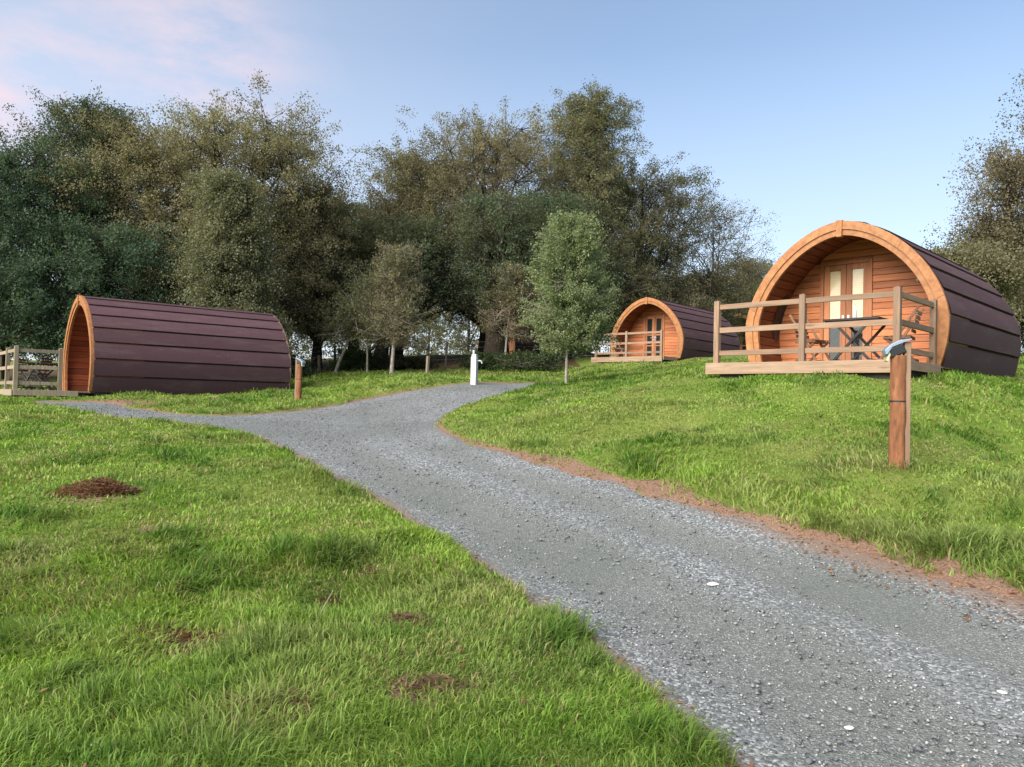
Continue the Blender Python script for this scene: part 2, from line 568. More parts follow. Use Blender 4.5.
class MB:
    def __init__(s):
        s.v, s.f, s.t = [], [], []

    def add(s, vs, fs, tint=None):
        n = len(s.v)
        s.v += [tuple(float(q) for q in p) for p in vs]
        s.f += [tuple(n + i for i in f) for f in fs]
        if tint is None:
            tint = random.random()
        s.t += [tint] * len(fs)

    def box(s, x0, x1, y0, y1, z0, z1, mat=None, tint=None):
        vs = [(x, y, z) for z in (z0, z1) for y in (y0, y1) for x in (x0, x1)]
        if mat is not None:
            vs = [tuple(mat @ Vector(p)) for p in vs]
        s.add(vs, [(0, 2, 3, 1), (4, 5, 7, 6), (0, 1, 5, 4), (2, 6, 7, 3), (0, 4, 6, 2), (1, 3, 7, 5)], tint)

    def bar(s, a, b, w, h, upv=(0, 0, 1), tint=None):
        """a square bar from a to b, w wide and h deep along upv"""
        a, b = Vector(a), Vector(b)
        d = (b - a)
        ln = d.length
        d.normalize()
        u = Vector(upv)
        x = d.cross(u)
        if x.length < 1e-4:
            x = d.cross(Vector((1, 0, 0)))
        x.normalize()
        u = x.cross(d)
        vs = []
        for p in (a, b):
            for sx, su in ((-1, -1), (1, -1), (1, 1), (-1, 1)):
                vs.append(p + x * sx * w / 2 + u * su * h / 2)
        s.add(vs, [(3, 2, 1, 0), (4, 5, 6, 7), (0, 1, 5, 4), (1, 2, 6, 5), (2, 3, 7, 6), (3, 0, 4, 7)], tint)

    def tube(s, pts, rad, n=8, cap=True, tint=None):
        pts = [Vector(p) for p in pts]
        vs, fs = [], []
        ref = Vector((.31, .17, .93))
        for i, p in enumerate(pts):
            d = (pts[min(i + 1, len(pts) - 1)] - pts[max(i - 1, 0)]).normalized()
            x = d.cross(ref)
            if x.length < .1:
                x = d.cross(Vector((1, 0, 0)))
            x.normalize()
            y = d.cross(x)
            r = rad[i] if hasattr(rad, "__len__") else rad
            for k in range(n):
                a = 2 * math.pi * k / n
                vs.append(p + (x * math.cos(a) + y * math.sin(a)) * r)
        for i in range(len(pts) - 1):
            for k in range(n):
                a, b = i * n + k, i * n + (k + 1) % n
                fs.append((a, b, b + n, a + n))
        if cap:
            fs.append(tuple(range(n - 1, -1, -1)))
            fs.append(tuple((len(pts) - 1) * n + k for k in range(n)))
        s.add(vs, fs, tint)

    def lathe(s, prof, c=(0, 0, 0), n=20, tint=None):
        vs, fs = [], []
        for r, z in prof:
            for k in range(n):
                a = 2 * math.pi * k / n
                vs.append((c[0] + r * math.cos(a), c[1] + r * math.sin(a), c[2] + z))
        for i in range(len(prof) - 1):
            for k in range(n):
                a, b = i * n + k, i * n + (k + 1) % n
                fs.append((a, b, b + n, a + n))
        fs.append(tuple(range(n - 1, -1, -1)))
        fs.append(tuple((len(prof) - 1) * n + k for k in range(n)))
        s.add(vs, fs, tint)

    def prism(s, poly, y0, y1, tint=None):
        """outline in x,z pushed from y0 to y1"""
        n = len(poly)
        vs = [(x, y0, z) for x, z in poly] + [(x, y1, z) for x, z in poly]
        fs = [tuple(range(n)), tuple(range(2 * n - 1, n - 1, -1))]
        fs += [(i, i + n, (i + 1) % n + n, (i + 1) % n) for i in range(n)]
        s.add(vs, fs, tint)

    def build(s, name, mat, parent=None, bevel=0, smooth=False):
        me = bpy.data.meshes.new(name)
        me.from_pydata(s.v, [], s.f)
        a = me.attributes.new("tint", "FLOAT", "FACE")
        a.data.foreach_set("value", s.t)
        if smooth:
            me.polygons.foreach_set("use_smooth", [True] * len(me.polygons))
        me.update()
        o = link_mesh(name, me, mat, parent)
        if bevel:
            b = o.modifiers.new("edge", "BEVEL")
            b.width = bevel
            b.segments = 2
            b.limit_method = "ANGLE"
        if smooth:
            es = o.modifiers.new("split", "EDGE_SPLIT")
            es.split_angle = R(40)
        return o


def raw_mesh(name, V, counts, idx, col=None):
    """fast mesh from numpy arrays"""
    me = bpy.data.meshes.new(name)
    V = np.asarray(V, np.float32)
    me.vertices.add(len(V))
    me.vertices.foreach_set("co", V.ravel())
    counts = np.asarray(counts, np.int32)
    idx = np.asarray(idx, np.int32)
    me.loops.add(len(idx))
    me.loops.foreach_set("vertex_index", idx)
    me.polygons.add(len(counts))
    me.polygons.foreach_set("loop_start", np.r_[0, np.cumsum(counts)[:-1]].astype(np.int32))
    me.update(calc_edges=True)
    if col is not None:
        a = me.attributes.new("col", "FLOAT_COLOR", "POINT")
        c = np.ones((len(V), 4), np.float32)
        c[:, :3] = col
        a.data.foreach_set("color", c.ravel())
    return me


def tag(o, label=None, cat=None, group=None, kind=None):
    if label:
        o["label"] = label
    if cat:
        o["category"] = cat
    if group:
        o["group"] = group
    if kind:
        o["kind"] = kind
    return o


def thing(name, label, cat, loc, rz=0, group=None):
    o = bpy.data.objects.new(name, None)
    o.empty_display_size = .2
    COL.objects.link(o)
    o.location = tuple(float(q) for q in loc)
    o.rotation_euler = (0, 0, rz)
    return tag(o, label, cat, group)


# ------------------------------------------------------------------ ground + road
def axis_coords(lo, hi, step, far):
    mid = np.arange(lo, hi + step / 2, step)
    a, s = [], step
    p = hi
    while p < far:
        s *= 1.22
        p += s
        a.append(p)
    b, s = [], step
    p = lo
    while p > -far:
        s *= 1.22
        p -= s
        b.append(p)
    return np.array(b[::-1] + list(mid) + a)


gx = axis_coords(-15, 12, .11, 900)
gy = axis_coords(1.5, 27, .11, 900)
GX, GY = np.meshgrid(gx, gy)
SD = road_sd(GX, GY)
GZ = ground_z(GX, GY, SD)
nx, ny = len(gx), len(gy)


def grid_faces(ny, nx, keep=None):
    i = np.arange(ny - 1)[:, None] * nx + np.arange(nx - 1)[None]
    q = np.stack([i, i + 1, i + nx + 1, i + nx], -1).reshape(-1, 4)
    return q if keep is None else q[keep.ravel()]


q = grid_faces(ny, nx)
me = raw_mesh("ground", np.stack([GX.ravel(), GY.ravel(), GZ.ravel()], 1), np.full(len(q), 4), q.ravel())
me.polygons.foreach_set("use_smooth", np.ones(len(q), bool))


def soil_amount(x, y, sd):
    dr = dist_line(x, y, L_right).reshape(x.shape)
    near = np.clip((17 - y) / 8, 0, 1)
    wid = (.10 + .24 * np.clip((11 - y) / 6, 0, 1)) * (.15 + 1.5 * vnoise(x, y, 1.5, 41) * (.5 + vnoise(x, y, 5.5, 42)))
    right = np.clip(1.25 - dr / wid, 0, 1) * near
    left = np.clip(1.0 - np.abs(sd) / .16, 0, 1) * .75
    return np.maximum(right, left)


def set_float(me, name, val):
    a = me.attributes.new(name, "FLOAT", "POINT")
    a.data.foreach_set("value", np.asarray(val, np.float32).ravel())


near_m = (GX > -22) & (GX < 18) & (GY > -4) & (GY < 34)
soil = np.zeros_like(GX)
soil[near_m] = soil_amount(GX[near_m], GY[near_m], SD[near_m])
WORN = [(at(178, 640), .38), (at(262, 722), .34), (at(405, 628), .24), (at(425, 705), .26), (at(330, 604), .14), (at(372, 580), .14), (at(100, 500), .5), (at(215, 385), 0.0),
        (at(150, 535), .15), (at(520, 525), 0.0), (at(265, 466), .2), (at(30, 572), .25)]
for c, r in WORN:
    if r:
        soil = np.maximum(soil, .75 * np.clip(1.4 - np.hypot(GX - c[0], GY - c[1]) / r, 0, 1))
pp = at(140, 404)
soil = np.maximum(soil, np.clip(1.5 - np.hypot((GX - pp[0]) / 1.6, (GY - pp[1]) / .5), 0, 1))
set_float(me, "soil", soil)
lit = np.clip((GY - 27.0 - .12 * np.abs(GX + 2)) / 3.0, 0, 1) * np.clip((60 - GY) / 20, 0, 1) * np.where(GX > 3, np.clip((9 - GX) / 3, 0, 1) * np.clip((GY - 38) / 4, 0, 1), 1)
set_float(me, "litter", lit)
tag(link_mesh("ground", me, M["ground"]), kind="structure")

rx = np.arange(-19, 17, .07)
ry = np.arange(-9, 33, .07)
RX, RY = np.meshgrid(rx, ry)
RS = road_sd(RX, RY)
RZ = road_z(RX, RY, RS)
keep = RS > -.3
kq = keep[:-1, :-1] & keep[1:, 1:] & keep[1:, :-1] & keep[:-1, 1:]
q = grid_faces(len(ry), len(rx), kq)
used = np.unique(q)
rem = np.full(RX.size, -1)
rem[used] = np.arange(len(used))
xs, ys, zs, ss = RX.ravel()[used], RY.ravel()[used], RZ.ravel()[used], RS.ravel()[used]
dr = dist_line(xs, ys, L_right)
dl = dist_line(xs, ys, L_main_left)
side = dl / (dl + dr + 1e-6)
trk = np.maximum(np.exp(-((side - .30) / .17) ** 2), .8 * np.exp(-((side - .76) / .12) ** 2))
near = np.clip((13 - ys) / 7, 0, 1)
trk = trk * (.3 + .8 * near)
zs = zs - .02 * trk * np.clip(ss / .3, 0, 1)
me = raw_mesh("gravel_road", np.stack([xs, ys, zs], 1), np.full(len(q), 4), rem[q].ravel())
me.polygons.foreach_set("use_smooth", np.ones(len(q), bool))
set_float(me, "track", trk)
edge = np.clip(1 - ss / .22, 0, 1) * .8
edge = np.maximum(edge, np.clip(1.1 - dr / .34, 0, 1) * near * .8)
set_float(me, "edge", edge)
tag(link_mesh("gravel_road", me, M["road"]), kind="structure")


# ------------------------------------------------------------------ grass, stones, leaves
def scatter(n, r0, r1, power, half=R(56)):
    """points round the viewpoint, density falling as r**-power"""
    e = 2 - power
    u = RNG.random(n)
    r = (r0 ** e + u * (r1 ** e - r0 ** e)) ** (1 / e)
    a = (RNG.random(n) * 2 - 1) * half
    return r * np.sin(a), r * np.cos(a), r


# footprints kept clear of grass: (cx, cy, angle, x0, x1, y0, y1)
CLEAR = []


def in_clear(x, y):
    m = np.zeros(x.shape, bool)
    for cx, cy, th, x0, x1, y0, y1 in CLEAR:
        dx, dy = x - cx, y - cy
        lx = dx * math.cos(th) - dy * math.sin(th)
        ly = dx * math.sin(th) + dy * math.cos(th)
        m |= (lx > x0) & (lx < x1) & (ly > y0) & (ly < y1)
    return m


def make_grass():
    out = []
    for n, r0, r1, pw in ((310000, 2.2, 7.0, .55), (520000, 6.0, 34, 1.2)):
        out.append(scatter(n, r0, r1, pw))
    x, y, r = (np.concatenate(q) for q in zip(*out))
    sd = road_sd(x, y)
    soilv = soil_amount(x, y, sd)
    for c, rr in WORN:
        if rr:
            soilv = np.maximum(soilv, .72 * np.clip(1.3 - np.hypot(x - c[0], y - c[1]) / rr, 0, 1))
    pth = np.clip(1.4 - np.hypot((x - pp[0]) / 1.6, (y - pp[1]) / .5), 0, 1)
    soilv = np.maximum(soilv, pth)
    ok = (sd + ragged(x, y) < -.02) & ~in_clear(x, y) & (RNG.random(len(x)) > soilv * (.55 + .75 * vnoise(x, y, 6.0, 43)))
    x, y, r, sd, soilv = x[ok], y[ok], r[ok], sd[ok], soilv[ok]
    z = ground_z(x, y, sd)
    n = len(x)
    patch = vnoise(x, y, .8, 11)
    tuft = vnoise(x, y, 2.6, 12)
    fine = vnoise(x, y, 6.5, 15)
    straw = vnoise(x, y, .75, 13) * .6 + vnoise(x, y, 3.4, 14) * .4
    for c_, r_ in ((at(268, 468), .55), (at(15, 600), .4), (at(150, 535), .3), (at(840, 468), .45), (at(210, 650), .3)):
        straw += .28 * np.clip(1.4 - np.hypot(x - c_[0], y - c_[1]) / r_, 0, 1)
    tus = np.clip((vnoise(x, y, 1.9, 16) * .6 + fine * .4 - .52) / .3, 0, 1)
    ht = .020 + .030 * tuft ** 1.5 + .018 * patch + .085 * tus
    rightside = x > 1.2
    bank = np.clip(1 - np.abs(-sd - .45) / .6, 0, 1) * rightside
    ht += .06 * bank
    ht *= np.where((~rightside) & (r < 6.5), 1.45, 1)
    ht *= np.where(rightside & (bank < .3), .72, 1)
    ht *= .45 + 1.0 * RNG.random(n)
    # lush tufts round the post and along the low edges
    for (cx, cy, rad, add) in TUFTS:
        ht += add * np.clip(1.3 - np.hypot(x - cx, y - cy) / rad, 0, 1) * (.5 + RNG.random(n))
    wd = .0029 * np.maximum(1, (r / 3.2)) ** .85 * (.7 + .7 * RNG.random(n))
    ht *= np.clip(1 + (r - 10) * .015, 1, 1.35)
    ang = RNG.random(n) * 2 * np.pi
    lean = (.25 + 1.7 * RNG.random(n) ** 1.3) * ht
    comb = (vnoise(x, y, .9, 19) * 2 * np.pi * 2)
    la = np.where(RNG.random(n) < .45, comb + RNG.normal(0, .6, n), RNG.random(n) * 2 * np.pi)
    dx, dy = np.cos(la) * lean, np.sin(la) * lean
    wx, wy = np.cos(ang) * wd, np.sin(ang) * wd
    V = np.empty((n, 5, 3), np.float32)
    V[:, 0] = np.stack([x - wx, y - wy, z - .01], 1)
    V[:, 1] = np.stack([x + wx, y + wy, z - .01], 1)
    V[:, 2] = np.stack([x + dx * .38 + wx * .8, y + dy * .38 + wy * .8, z + ht * .60 * np.clip(1.1 - .25 * lean / ht, .5, 1)], 1)
    V[:, 3] = np.stack([x + dx * .38 - wx * .8, y + dy * .38 - wy * .8, z + ht * .60 * np.clip(1.1 - .25 * lean / ht, .5, 1)], 1)
    V[:, 4] = np.stack([x + dx, y + dy, z + ht * np.clip(1.05 - .42 * lean / ht, .22, 1)], 1)
    base = np.arange(n)[:, None] * 5
    idx = np.concatenate([base + np.array([[0, 1, 2, 3]]), base + np.array([[3, 2, 4]])], 1).ravel()
    cnt = np.tile([4, 3], n)
    g1 = np.array([.155, .285, .040])
    g2 = np.array([.250, .370, .064])
    g3 = np.array([.085, .172, .026])
    st = np.array([.44, .37, .19])
    k = np.clip(patch * 1.1 + RNG.normal(0, .22, n), 0, 1)[:, None]
    c = g1 * (1 - k) + g2 * k
    d = np.clip(np.clip((.42 - tuft) * 3, 0, 1) * .5 + .85 * tus + .4 * np.clip((vnoise(x, y, .45, 17) - .5) * 3, 0, 1), 0, .95)[:, None]
    c = c * (1 - d) + g3 * d
    du = (np.clip((vnoise(x, y, .6, 51) * .6 + vnoise(x, y, 2.1, 52) * .4 - .48) * 4, 0, 1) * .55)[:, None]
    c = c * (1 - du) + np.array([.28, .315, .11]) * du
    sv = (RNG.random(n) < np.clip((straw - .49) * 1.9, .04, .55) * (1 - .8 * tus) + soilv * .25)
    mixv = (.35 + .65 * RNG.random(sv.sum()))[:, None]
    c[sv] = c[sv] * (1 - mixv) + st * (.35 + .6 * RNG.random(sv.sum()))[:, None] * mixv
    c *= (.75 + .5 * RNG.random(n))[:, None]
    me = raw_mesh("grass", V.reshape(-1, 3), cnt, idx, np.repeat(c, 5, axis=0))
    tag(link_mesh("grass", me, M["grass"]), kind="stuff")


def make_stones():
    n = 120000
    x, y, r = scatter(n, 2.4, 22, 1.1, R(44))
    sd = road_sd(x, y)
    dr = dist_line(x, y, L_right)
    dl = dist_line(x, y, L_main_left)
    s = dl / (dl + dr + 1e-6)
    tr = np.maximum(np.exp(-((s - .27) / .13) ** 2), np.exp(-((s - .74) / .12) ** 2)) * np.clip((13 - y) / 7, 0, 1)
    patch = vnoise(x, y, 1.6, 31)
    ok = (sd > -.16) & (RNG.random(n) > tr * .95 * (.4 + patch)) & (RNG.random(n) < np.where(sd < .02, .25, 1))
    x, y, r, sd = x[ok], y[ok], r[ok], sd[ok]
    z = road_z(x, y, sd) - .005
    n = len(x)
    size = np.exp(RNG.normal(math.log(.0062), .45, n))
    size = np.clip(size, .003, .018) * np.clip(1 + (r - 6) * .05, 1, 1.7)
    o = np.array([(1, 0, 0), (-1, 0, 0), (0, 1, 0), (0, -1, 0), (0, 0, 1), (0, 0, -1)], float)
    V = o[None] * (.65 + .7 * RNG.random((n, 6, 1))) + RNG.normal(0, .22, (n, 6, 3))
    V[:, :, 2] *= .62
    a = RNG.random(n) * 6.283
    ca, sa = np.cos(a)[:, None], np.sin(a)[:, None]
    X = V[:, :, 0] * ca - V[:, :, 1] * sa
    Y = V[:, :, 0] * sa + V[:, :, 1] * ca
    V = np.stack([X, Y, V[:, :, 2]], 2) * size[:, None, None]
    V += np.stack([x, y, z + size * .3], 1)[:, None]
    f = np.array([(0, 2, 4), (2, 1, 4), (1, 3, 4), (3, 0, 4), (2, 0, 5), (1, 2, 5), (3, 1, 5), (0, 3, 5)])
    idx = (np.arange(n)[:, None, None] * 6 + f[None]).ravel()
    t = RNG.random(n) ** 1.9 * np.clip(1.6 - size / .012, .3, 1)
    c = np.array([.10, .108, .116])[None] * (1 - t[:, None]) + np.array([.42, .44, .47])[None] * t[:, None]
    w = (RNG.random(n) < .03) & (size < .009)
    c[w] = np.array([.42, .36, .29])
    me = raw_mesh("gravel", V.reshape(-1, 3), np.full(n * 8, 3), idx, np.repeat(c, 6, axis=0))
    m, nt, N, L = new_mat("stone_chips")
    finish(N, L, attr(N, "col").outputs["Color"], .8, spec=.3)
    tag(link_mesh("gravel", me, m), kind="stuff")


def make_litter():
    n = 60000
    x, y, r = scatter(n, 3, 18, 1.0, R(44))
    sd = road_sd(x, y)
    s = soil_amount(x, y, sd)
    ok = ((RNG.random(n) < s * .8) & (x > -4)) | ((RNG.random(n) < .02) & (sd < 0))
    x, y, sd = x[ok], y[ok], sd[ok]
    z = np.maximum(ground_z(x, y, sd), road_z(x, y, sd)) + .006 + .03 * (sd < -.5)
    n = len(x)
    l = .008 + .018 * RNG.random(n)
    a = RNG.random(n) * 6.283
    u = np.stack([np.cos(a), np.sin(a), RNG.normal(0, .35, n)], 1) * l[:, None]
    v = np.stack([-np.sin(a), np.cos(a), RNG.normal(0, .35, n)], 1) * (l * (.2 + .35 * RNG.random(n)))[:, None]
    c = np.stack([x, y, z], 1)
    V = np.stack([c - u, c - v, c + u, c + v], 1)
    t = RNG.random(n)[:, None]
    col = np.array([.16, .07, .04]) * (1 - t) + np.array([.38, .23, .13]) * t
    me = raw_mesh("fallen_leaves", V.reshape(-1, 3), np.full(n, 4), np.arange(n * 4), np.repeat(col, 4, axis=0))
    tag(link_mesh("fallen_leaves", me, M["leaf"]), kind="stuff")


# ------------------------------------------------------------------ pods
HW, HT, ZC = 1.86, 2.74, .80


def half_width(z, inset=0.0):
    w, h = HW - inset, HT - inset
    if z >= ZC:
        u = min(1.0, (z - ZC) / (h - ZC))
        return w * max(0.0, 1 - u ** 1.72) ** (1 / 1.72)
    return w * (1 - .075 * ((ZC - z) / ZC) ** 2)


def arch(inset=0.0, n=60):
    """outline of the arch from the right foot over the top to the left foot, evenly spaced"""
    h = HT - inset
    raw = []
    for t in np.linspace(0, 1, 400):
        z = h * math.sin(t * math.pi / 2)
        raw.append((half_width(z, inset), z))
    raw[-1] = (0, h)
    raw = raw + [(-x, z) for x, z in raw[-2::-1]]
    raw = np.array(raw)
    d = np.r_[0, np.cumsum(np.linalg.norm(np.diff(raw, axis=0), axis=1))]
    s = np.linspace(0, d[-1], n)
    return np.stack([np.interp(s, d, raw[:, 0]), np.interp(s, d, raw[:, 1])], 1)


def offset_line(P, k):
    t = np.gradient(P, axis=0)
    t /= np.linalg.norm(t, axis=1)[:, None]
    nrm = np.stack([t[:, 1], -t[:, 0]], 1)
    return P + nrm * (k[:, None] if hasattr(k, "__len__") else k)


def make_pod(label, x, y, z, deg, Lp, door="tall", base_h=.3, detail=True, dx=-.35):
    rz = -R(deg)
    t = thing("camping_pod", label, "camping pod", (x, y, z), rz, "barrel roofed wooden camping pods")
    CLEAR.append((x, y, R(-deg) * -1, -1.7, 1.7, -.05, Lp + .02))
    # roof of lapped felt courses
    m = MB()
    NC = 8
    per = 7
    P = arch(0, 2 * NC * per + 1)
    ysteps = np.linspace(.03, Lp - .03, 14)
    for sgn in (1, -1):
        for c in range(NC):
            seg = P[c * per:(c + 1) * per + 1] if sgn == 1 else P[::-1][c * per:(c + 1) * per + 1]
            ext = seg.copy()
            cut = .90 if c < NC - 1 else 1.0
            tq = np.r_[np.linspace(0, cut, len(seg) - 2), cut + .001, 1.0]
            tt = np.linspace(0, 1, len(seg))
            ext = np.stack([np.interp(tq, tt, seg[:, 0]), np.interp(tq, tt, seg[:, 1])], 1)
            k = np.interp(tq, [0, cut], [.052, .030])
            if c < NC - 1:
                k[-2:] = -.022
            k = k * sgn
            O = offset_line(seg, np.zeros(len(seg)))
            tg = np.gradient(seg, axis=0)
            tg = tg / np.linalg.norm(tg, axis=1)[:, None]
            tgi = np.stack([np.interp(tq, tt, tg[:, 0]), np.interp(tq, tt, tg[:, 1])], 1)
            O = ext + np.stack([tgi[:, 1], -tgi[:, 0]], 1) * k[:, None]
            low = offset_line(seg, np.full(len(seg), -.022) * sgn)[0]
            vs, fs = [], []
            rows = [low] + list(O)
            nr = len(rows)
            for j, yy in enumerate(ysteps):
                for a, pnt in enumerate(rows):
                    wob = 0 if a == 0 else .004 * math.sin(yy * 2.3 + c * 1.7 + a * .3)
                    vs.append((pnt[0], yy, pnt[1] - wob * .5))
            for j in range(len(ysteps) - 1):
                for a in range(nr - 1):
                    i0 = j * nr + a
                    f = (i0, i0 + nr, i0 + nr + 1, i0 + 1)
                    fs.append(f if sgn == 1 else f[::-1])
            m.add(vs, fs, random.random())
    # ridge strip
    for j in range(len(ysteps) - 1):
        a0 = [(-.16, .012), (-.07, .03), (.07, .03), (.16, .012)]
        vs = [(q[0], ysteps[j + e], half_top(q[0]) + q[1]) for e in (0, 1) for q in a0]
        m.add(vs, [(i, i + 1, i + 5, i + 4) for i in range(3)], .5)
    m.build("roof", M["shingle"], t)
    # lining boards of the porch
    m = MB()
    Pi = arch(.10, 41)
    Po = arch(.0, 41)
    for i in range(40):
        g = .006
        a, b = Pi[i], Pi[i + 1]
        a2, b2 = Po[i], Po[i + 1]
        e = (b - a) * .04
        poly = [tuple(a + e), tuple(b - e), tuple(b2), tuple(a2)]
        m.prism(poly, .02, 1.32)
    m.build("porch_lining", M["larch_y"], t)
    m = MB()
    m.prism([tuple(p) for p in arch(.02, 40)], Lp - .14, Lp - .06, .5)
    m.build("rear_wall", M["larch_x"], t)
    # gable wall of boards
    RY0 = 1.2
    dw, dh = (.52, 2.24) if door == "tall" else (.55, 2.14)
    m = MB()
    bh = .135
    zz = 0.0
    while zz < HT - .12:
        z0, z1 = zz, min(zz + bh - .007, HT - .105)
        segs = []
        if z0 < dh < z1 - .02:
            m.box(dx - dw, dx + dw, RY0, RY0 + .03, dh + .004, z1)
        if z0 < dh:
            segs = [(-1, dx - dw), (dx + dw, 1)]
        else:
            segs = [(-1, 1)]
        for a, b in segs:
            def xl(zv):
                return -half_width(zv, .10) if a == -1 else a

            def xr(zv):
                return half_width(zv, .10) if b == 1 else b
            zs_ = [z0, (z0 + z1) / 2, z1]
            if xr(z1) - xl(z1) < .05:
                zs_ = [z0, (z0 + z1) / 2]
            rpts = [(xr(q), q) for q in zs_]
            lpts = [(xl(q), q) for q in zs_[::-1]]
            if rpts[0][0] - lpts[-1][0] > .02:
                m.prism(rpts + lpts, RY0, RY0 + .03)
        zz += bh
    m.build("gable_wall", M["larch_x"], t, bevel=.006 if detail else 0)
    m = MB()
    m.prism([tuple(p) for p in arch(.11, 40)], RY0 + .10, RY0 + .13, .5)
    m.build("wall_backing", M["base"], t)
    # door set
    dfr = MB()
    fy0, fy1 = RY0 - .03, RY0 + .06
    dfr.box(dx - dw, dx - dw + .07, fy0, fy1, 0, dh)
    dfr.box(dx + dw - .07, dx + dw, fy0, fy1, 0, dh)
    dfr.box(dx - dw + .07, dx + dw - .07, fy0, fy1, dh - .07, dh)
    dfr.box(dx - dw + .07, dx + dw - .07, fy0, fy1, 0, .05)
    wm = M["larch_z"]
    for sgn in (-1, 1):
        a0, a1 = (dx - dw + .073, dx - .004) if sgn < 0 else (dx + .004, dx + dw - .073)
        lf = MB()
        y0, y1 = RY0 + .0, RY0 + .045
        zb, ztop = .053, dh - .073
        st = .11
        lf.box(a0, a0 + st, y0, y1, zb, ztop)
        lf.box(a1 - st, a1, y0, y1, zb, ztop)
        if door == "tall":
            spans = [(.16, ztop - .11)]
        else:
            spans = [(.22, .66), (.72, 1.16), (1.22, ztop - .12)]
        edges = [zb] + [q for s_ in spans for q in s_] + [ztop]
        for e in range(0, len(edges), 2):
            lf.box(a0 + st, a1 - st, y0, y1, edges[e], edges[e + 1])
        d = lf.build("door", wm if door != "tall" else M["larch_z"], t, bevel=.004 if detail else 0)
        for s0, s1 in spans:
            g = MB()
            g.box(a0 + st - .004, a1 - st + .004, y0 + .018, y0 + .024, s0 - .004, s1 + .004)
            g.build("pane", M["glass"] if door == "tall" else M["dark_glass"], d)
        if door == "tall":
            bl = MB()
            for k in range(25):
                zt = s1 - .004 - k * .047
                bl.box(a0 + st, a1 - st, y0 + .036, y0 + .042, zt - .045, zt, tint=.5)
            bl.build("blind", M["blind"], d)
            bl = MB()  # no blind here: dark sheet paints the lower glass's dim interior and reflection
            bl.box(a0 + st, a1 - st, y0 + .043, y0 + .0445, s0, s1 - 1.165, tint=.5)
            bl.build("dark_interior_sheet", M["dark_glass"], d)
        h = MB()
        hx = a1 - .05 if sgn < 0 else a0 + .05
        h.box(hx - .02, hx + .02, y0 - .01, y0 - .002, .93, 1.13)
        h.bar((hx, y0 - .045, 1.05), (hx + sgn * .11, y0 - .045, 1.05), .018, .018)
        h.bar((hx, y0 - .01, 1.05), (hx, y0 - .05, 1.05), .018, .018)
        h.build("handle", M["steel"], d)
    dfr.build("door_frame", M["larch_z"], t, bevel=.004 if detail else 0)
    # arch trim: outer and inner band, in jointed segments
    tr = MB()
    A0, A1 = arch(-.03, 91), arch(.125, 91)
    B1 = arch(.235, 91)
    for i in range(90):
        jt = (i // 15) * .13 % 1
        a, b, c_, d_ = A0[i], A0[i + 1], A1[i + 1], A1[i]
        if i % 15 == 0:
            a, d_ = a + (b - a) * .06, d_ + (c_ - d_) * .06
        tr.prism([tuple(a), tuple(b), tuple(c_), tuple(d_)], -.045, .06, .35 + jt * .5)
        a, b, c_, d_ = A1[i], A1[i + 1], B1[i + 1], B1[i]
        tr.prism([tuple(a), tuple(b), tuple(c_), tuple(d_)], -.018, .05, .2 + jt * .5)
    at_ = tr.build("arch_trim", M["larch_trim"], t)
    k = MB()
    k.prism([(-.05, HT - .27), (.05, HT - .27), (.06, HT + .045), (-.06, HT + .045)], -.07, .05, .5)
    k.build("keystone", M["larch_trim"], at_, bevel=.006)
    rt_ = MB()
    A0, A1 = arch(-.035, 61), arch(.12, 61)
    for i in range(60):
        rt_.prism([tuple(A0[i]), tuple(A0[i + 1]), tuple(A1[i + 1]), tuple(A1[i])], Lp - .05, Lp + .0, .4)
    rt_.build("rear_trim", M["deck_z"], t)
    bf = MB()
    bf.box(-1.66, 1.66, .12, Lp - .08, -base_h, -.004, tint=.4)
    bf.build("base_frame", M["base"], t)
    fl = MB()
    for i in range(9):
        fl.box(-1.66 + i * .369, -1.66 + i * .369 + .36, .03, RY0 - .03, -.05, -.002)
    fl.build("porch_floor", M["deck_y"], t)
    if detail:
        wl_ = MB()
        wl_.lathe([(.045, 0), (.045, .02), (.035, .05), (.012, .07)], n=16)
        o = wl_.build("wall_lamp", M["white_paint"], t, smooth=True)
        o.location = (1.02, RY0 - .001, 1.72)
        o.rotation_euler = (R(90), 0, 0)
    return t


def half_top(x):
    lo, hi = ZC, HT
    for _ in range(30):
        mdl = (lo + hi) / 2
        if half_width(mdl) > abs(x):
            lo = mdl
        else:
            hi = mdl
    return lo


def add_porthole(t):
    """dark oval window set in the left of the porch lining"""
    yc, zc = 1.0, 1.12
    g, fr = MB(), MB()
    n = 28
    pts, out = [], []
    for k in range(n):
        a = 2 * math.pi * k / n
        for rr, lst, ins in ((1.0, pts, .112), (1.16, out, .125)):
            zz = zc + .42 * rr * math.sin(a)
            yy = yc + .15 * rr * math.cos(a)
            lst.append((-half_width(zz, ins), yy, zz))
    cen = (-half_width(zc, .108), yc, zc)
    g.add([cen] + pts, [(0, 1 + k, 1 + (k + 1) % n) for k in range(n)], .5)
    o = g.build("porthole", M["black"], t)
    fr.add(pts + out, [(k, (k + 1) % n, n + (k + 1) % n, n + k) for k in range(n)], .5)
    fr.build("porthole_frame", M["black"], o)


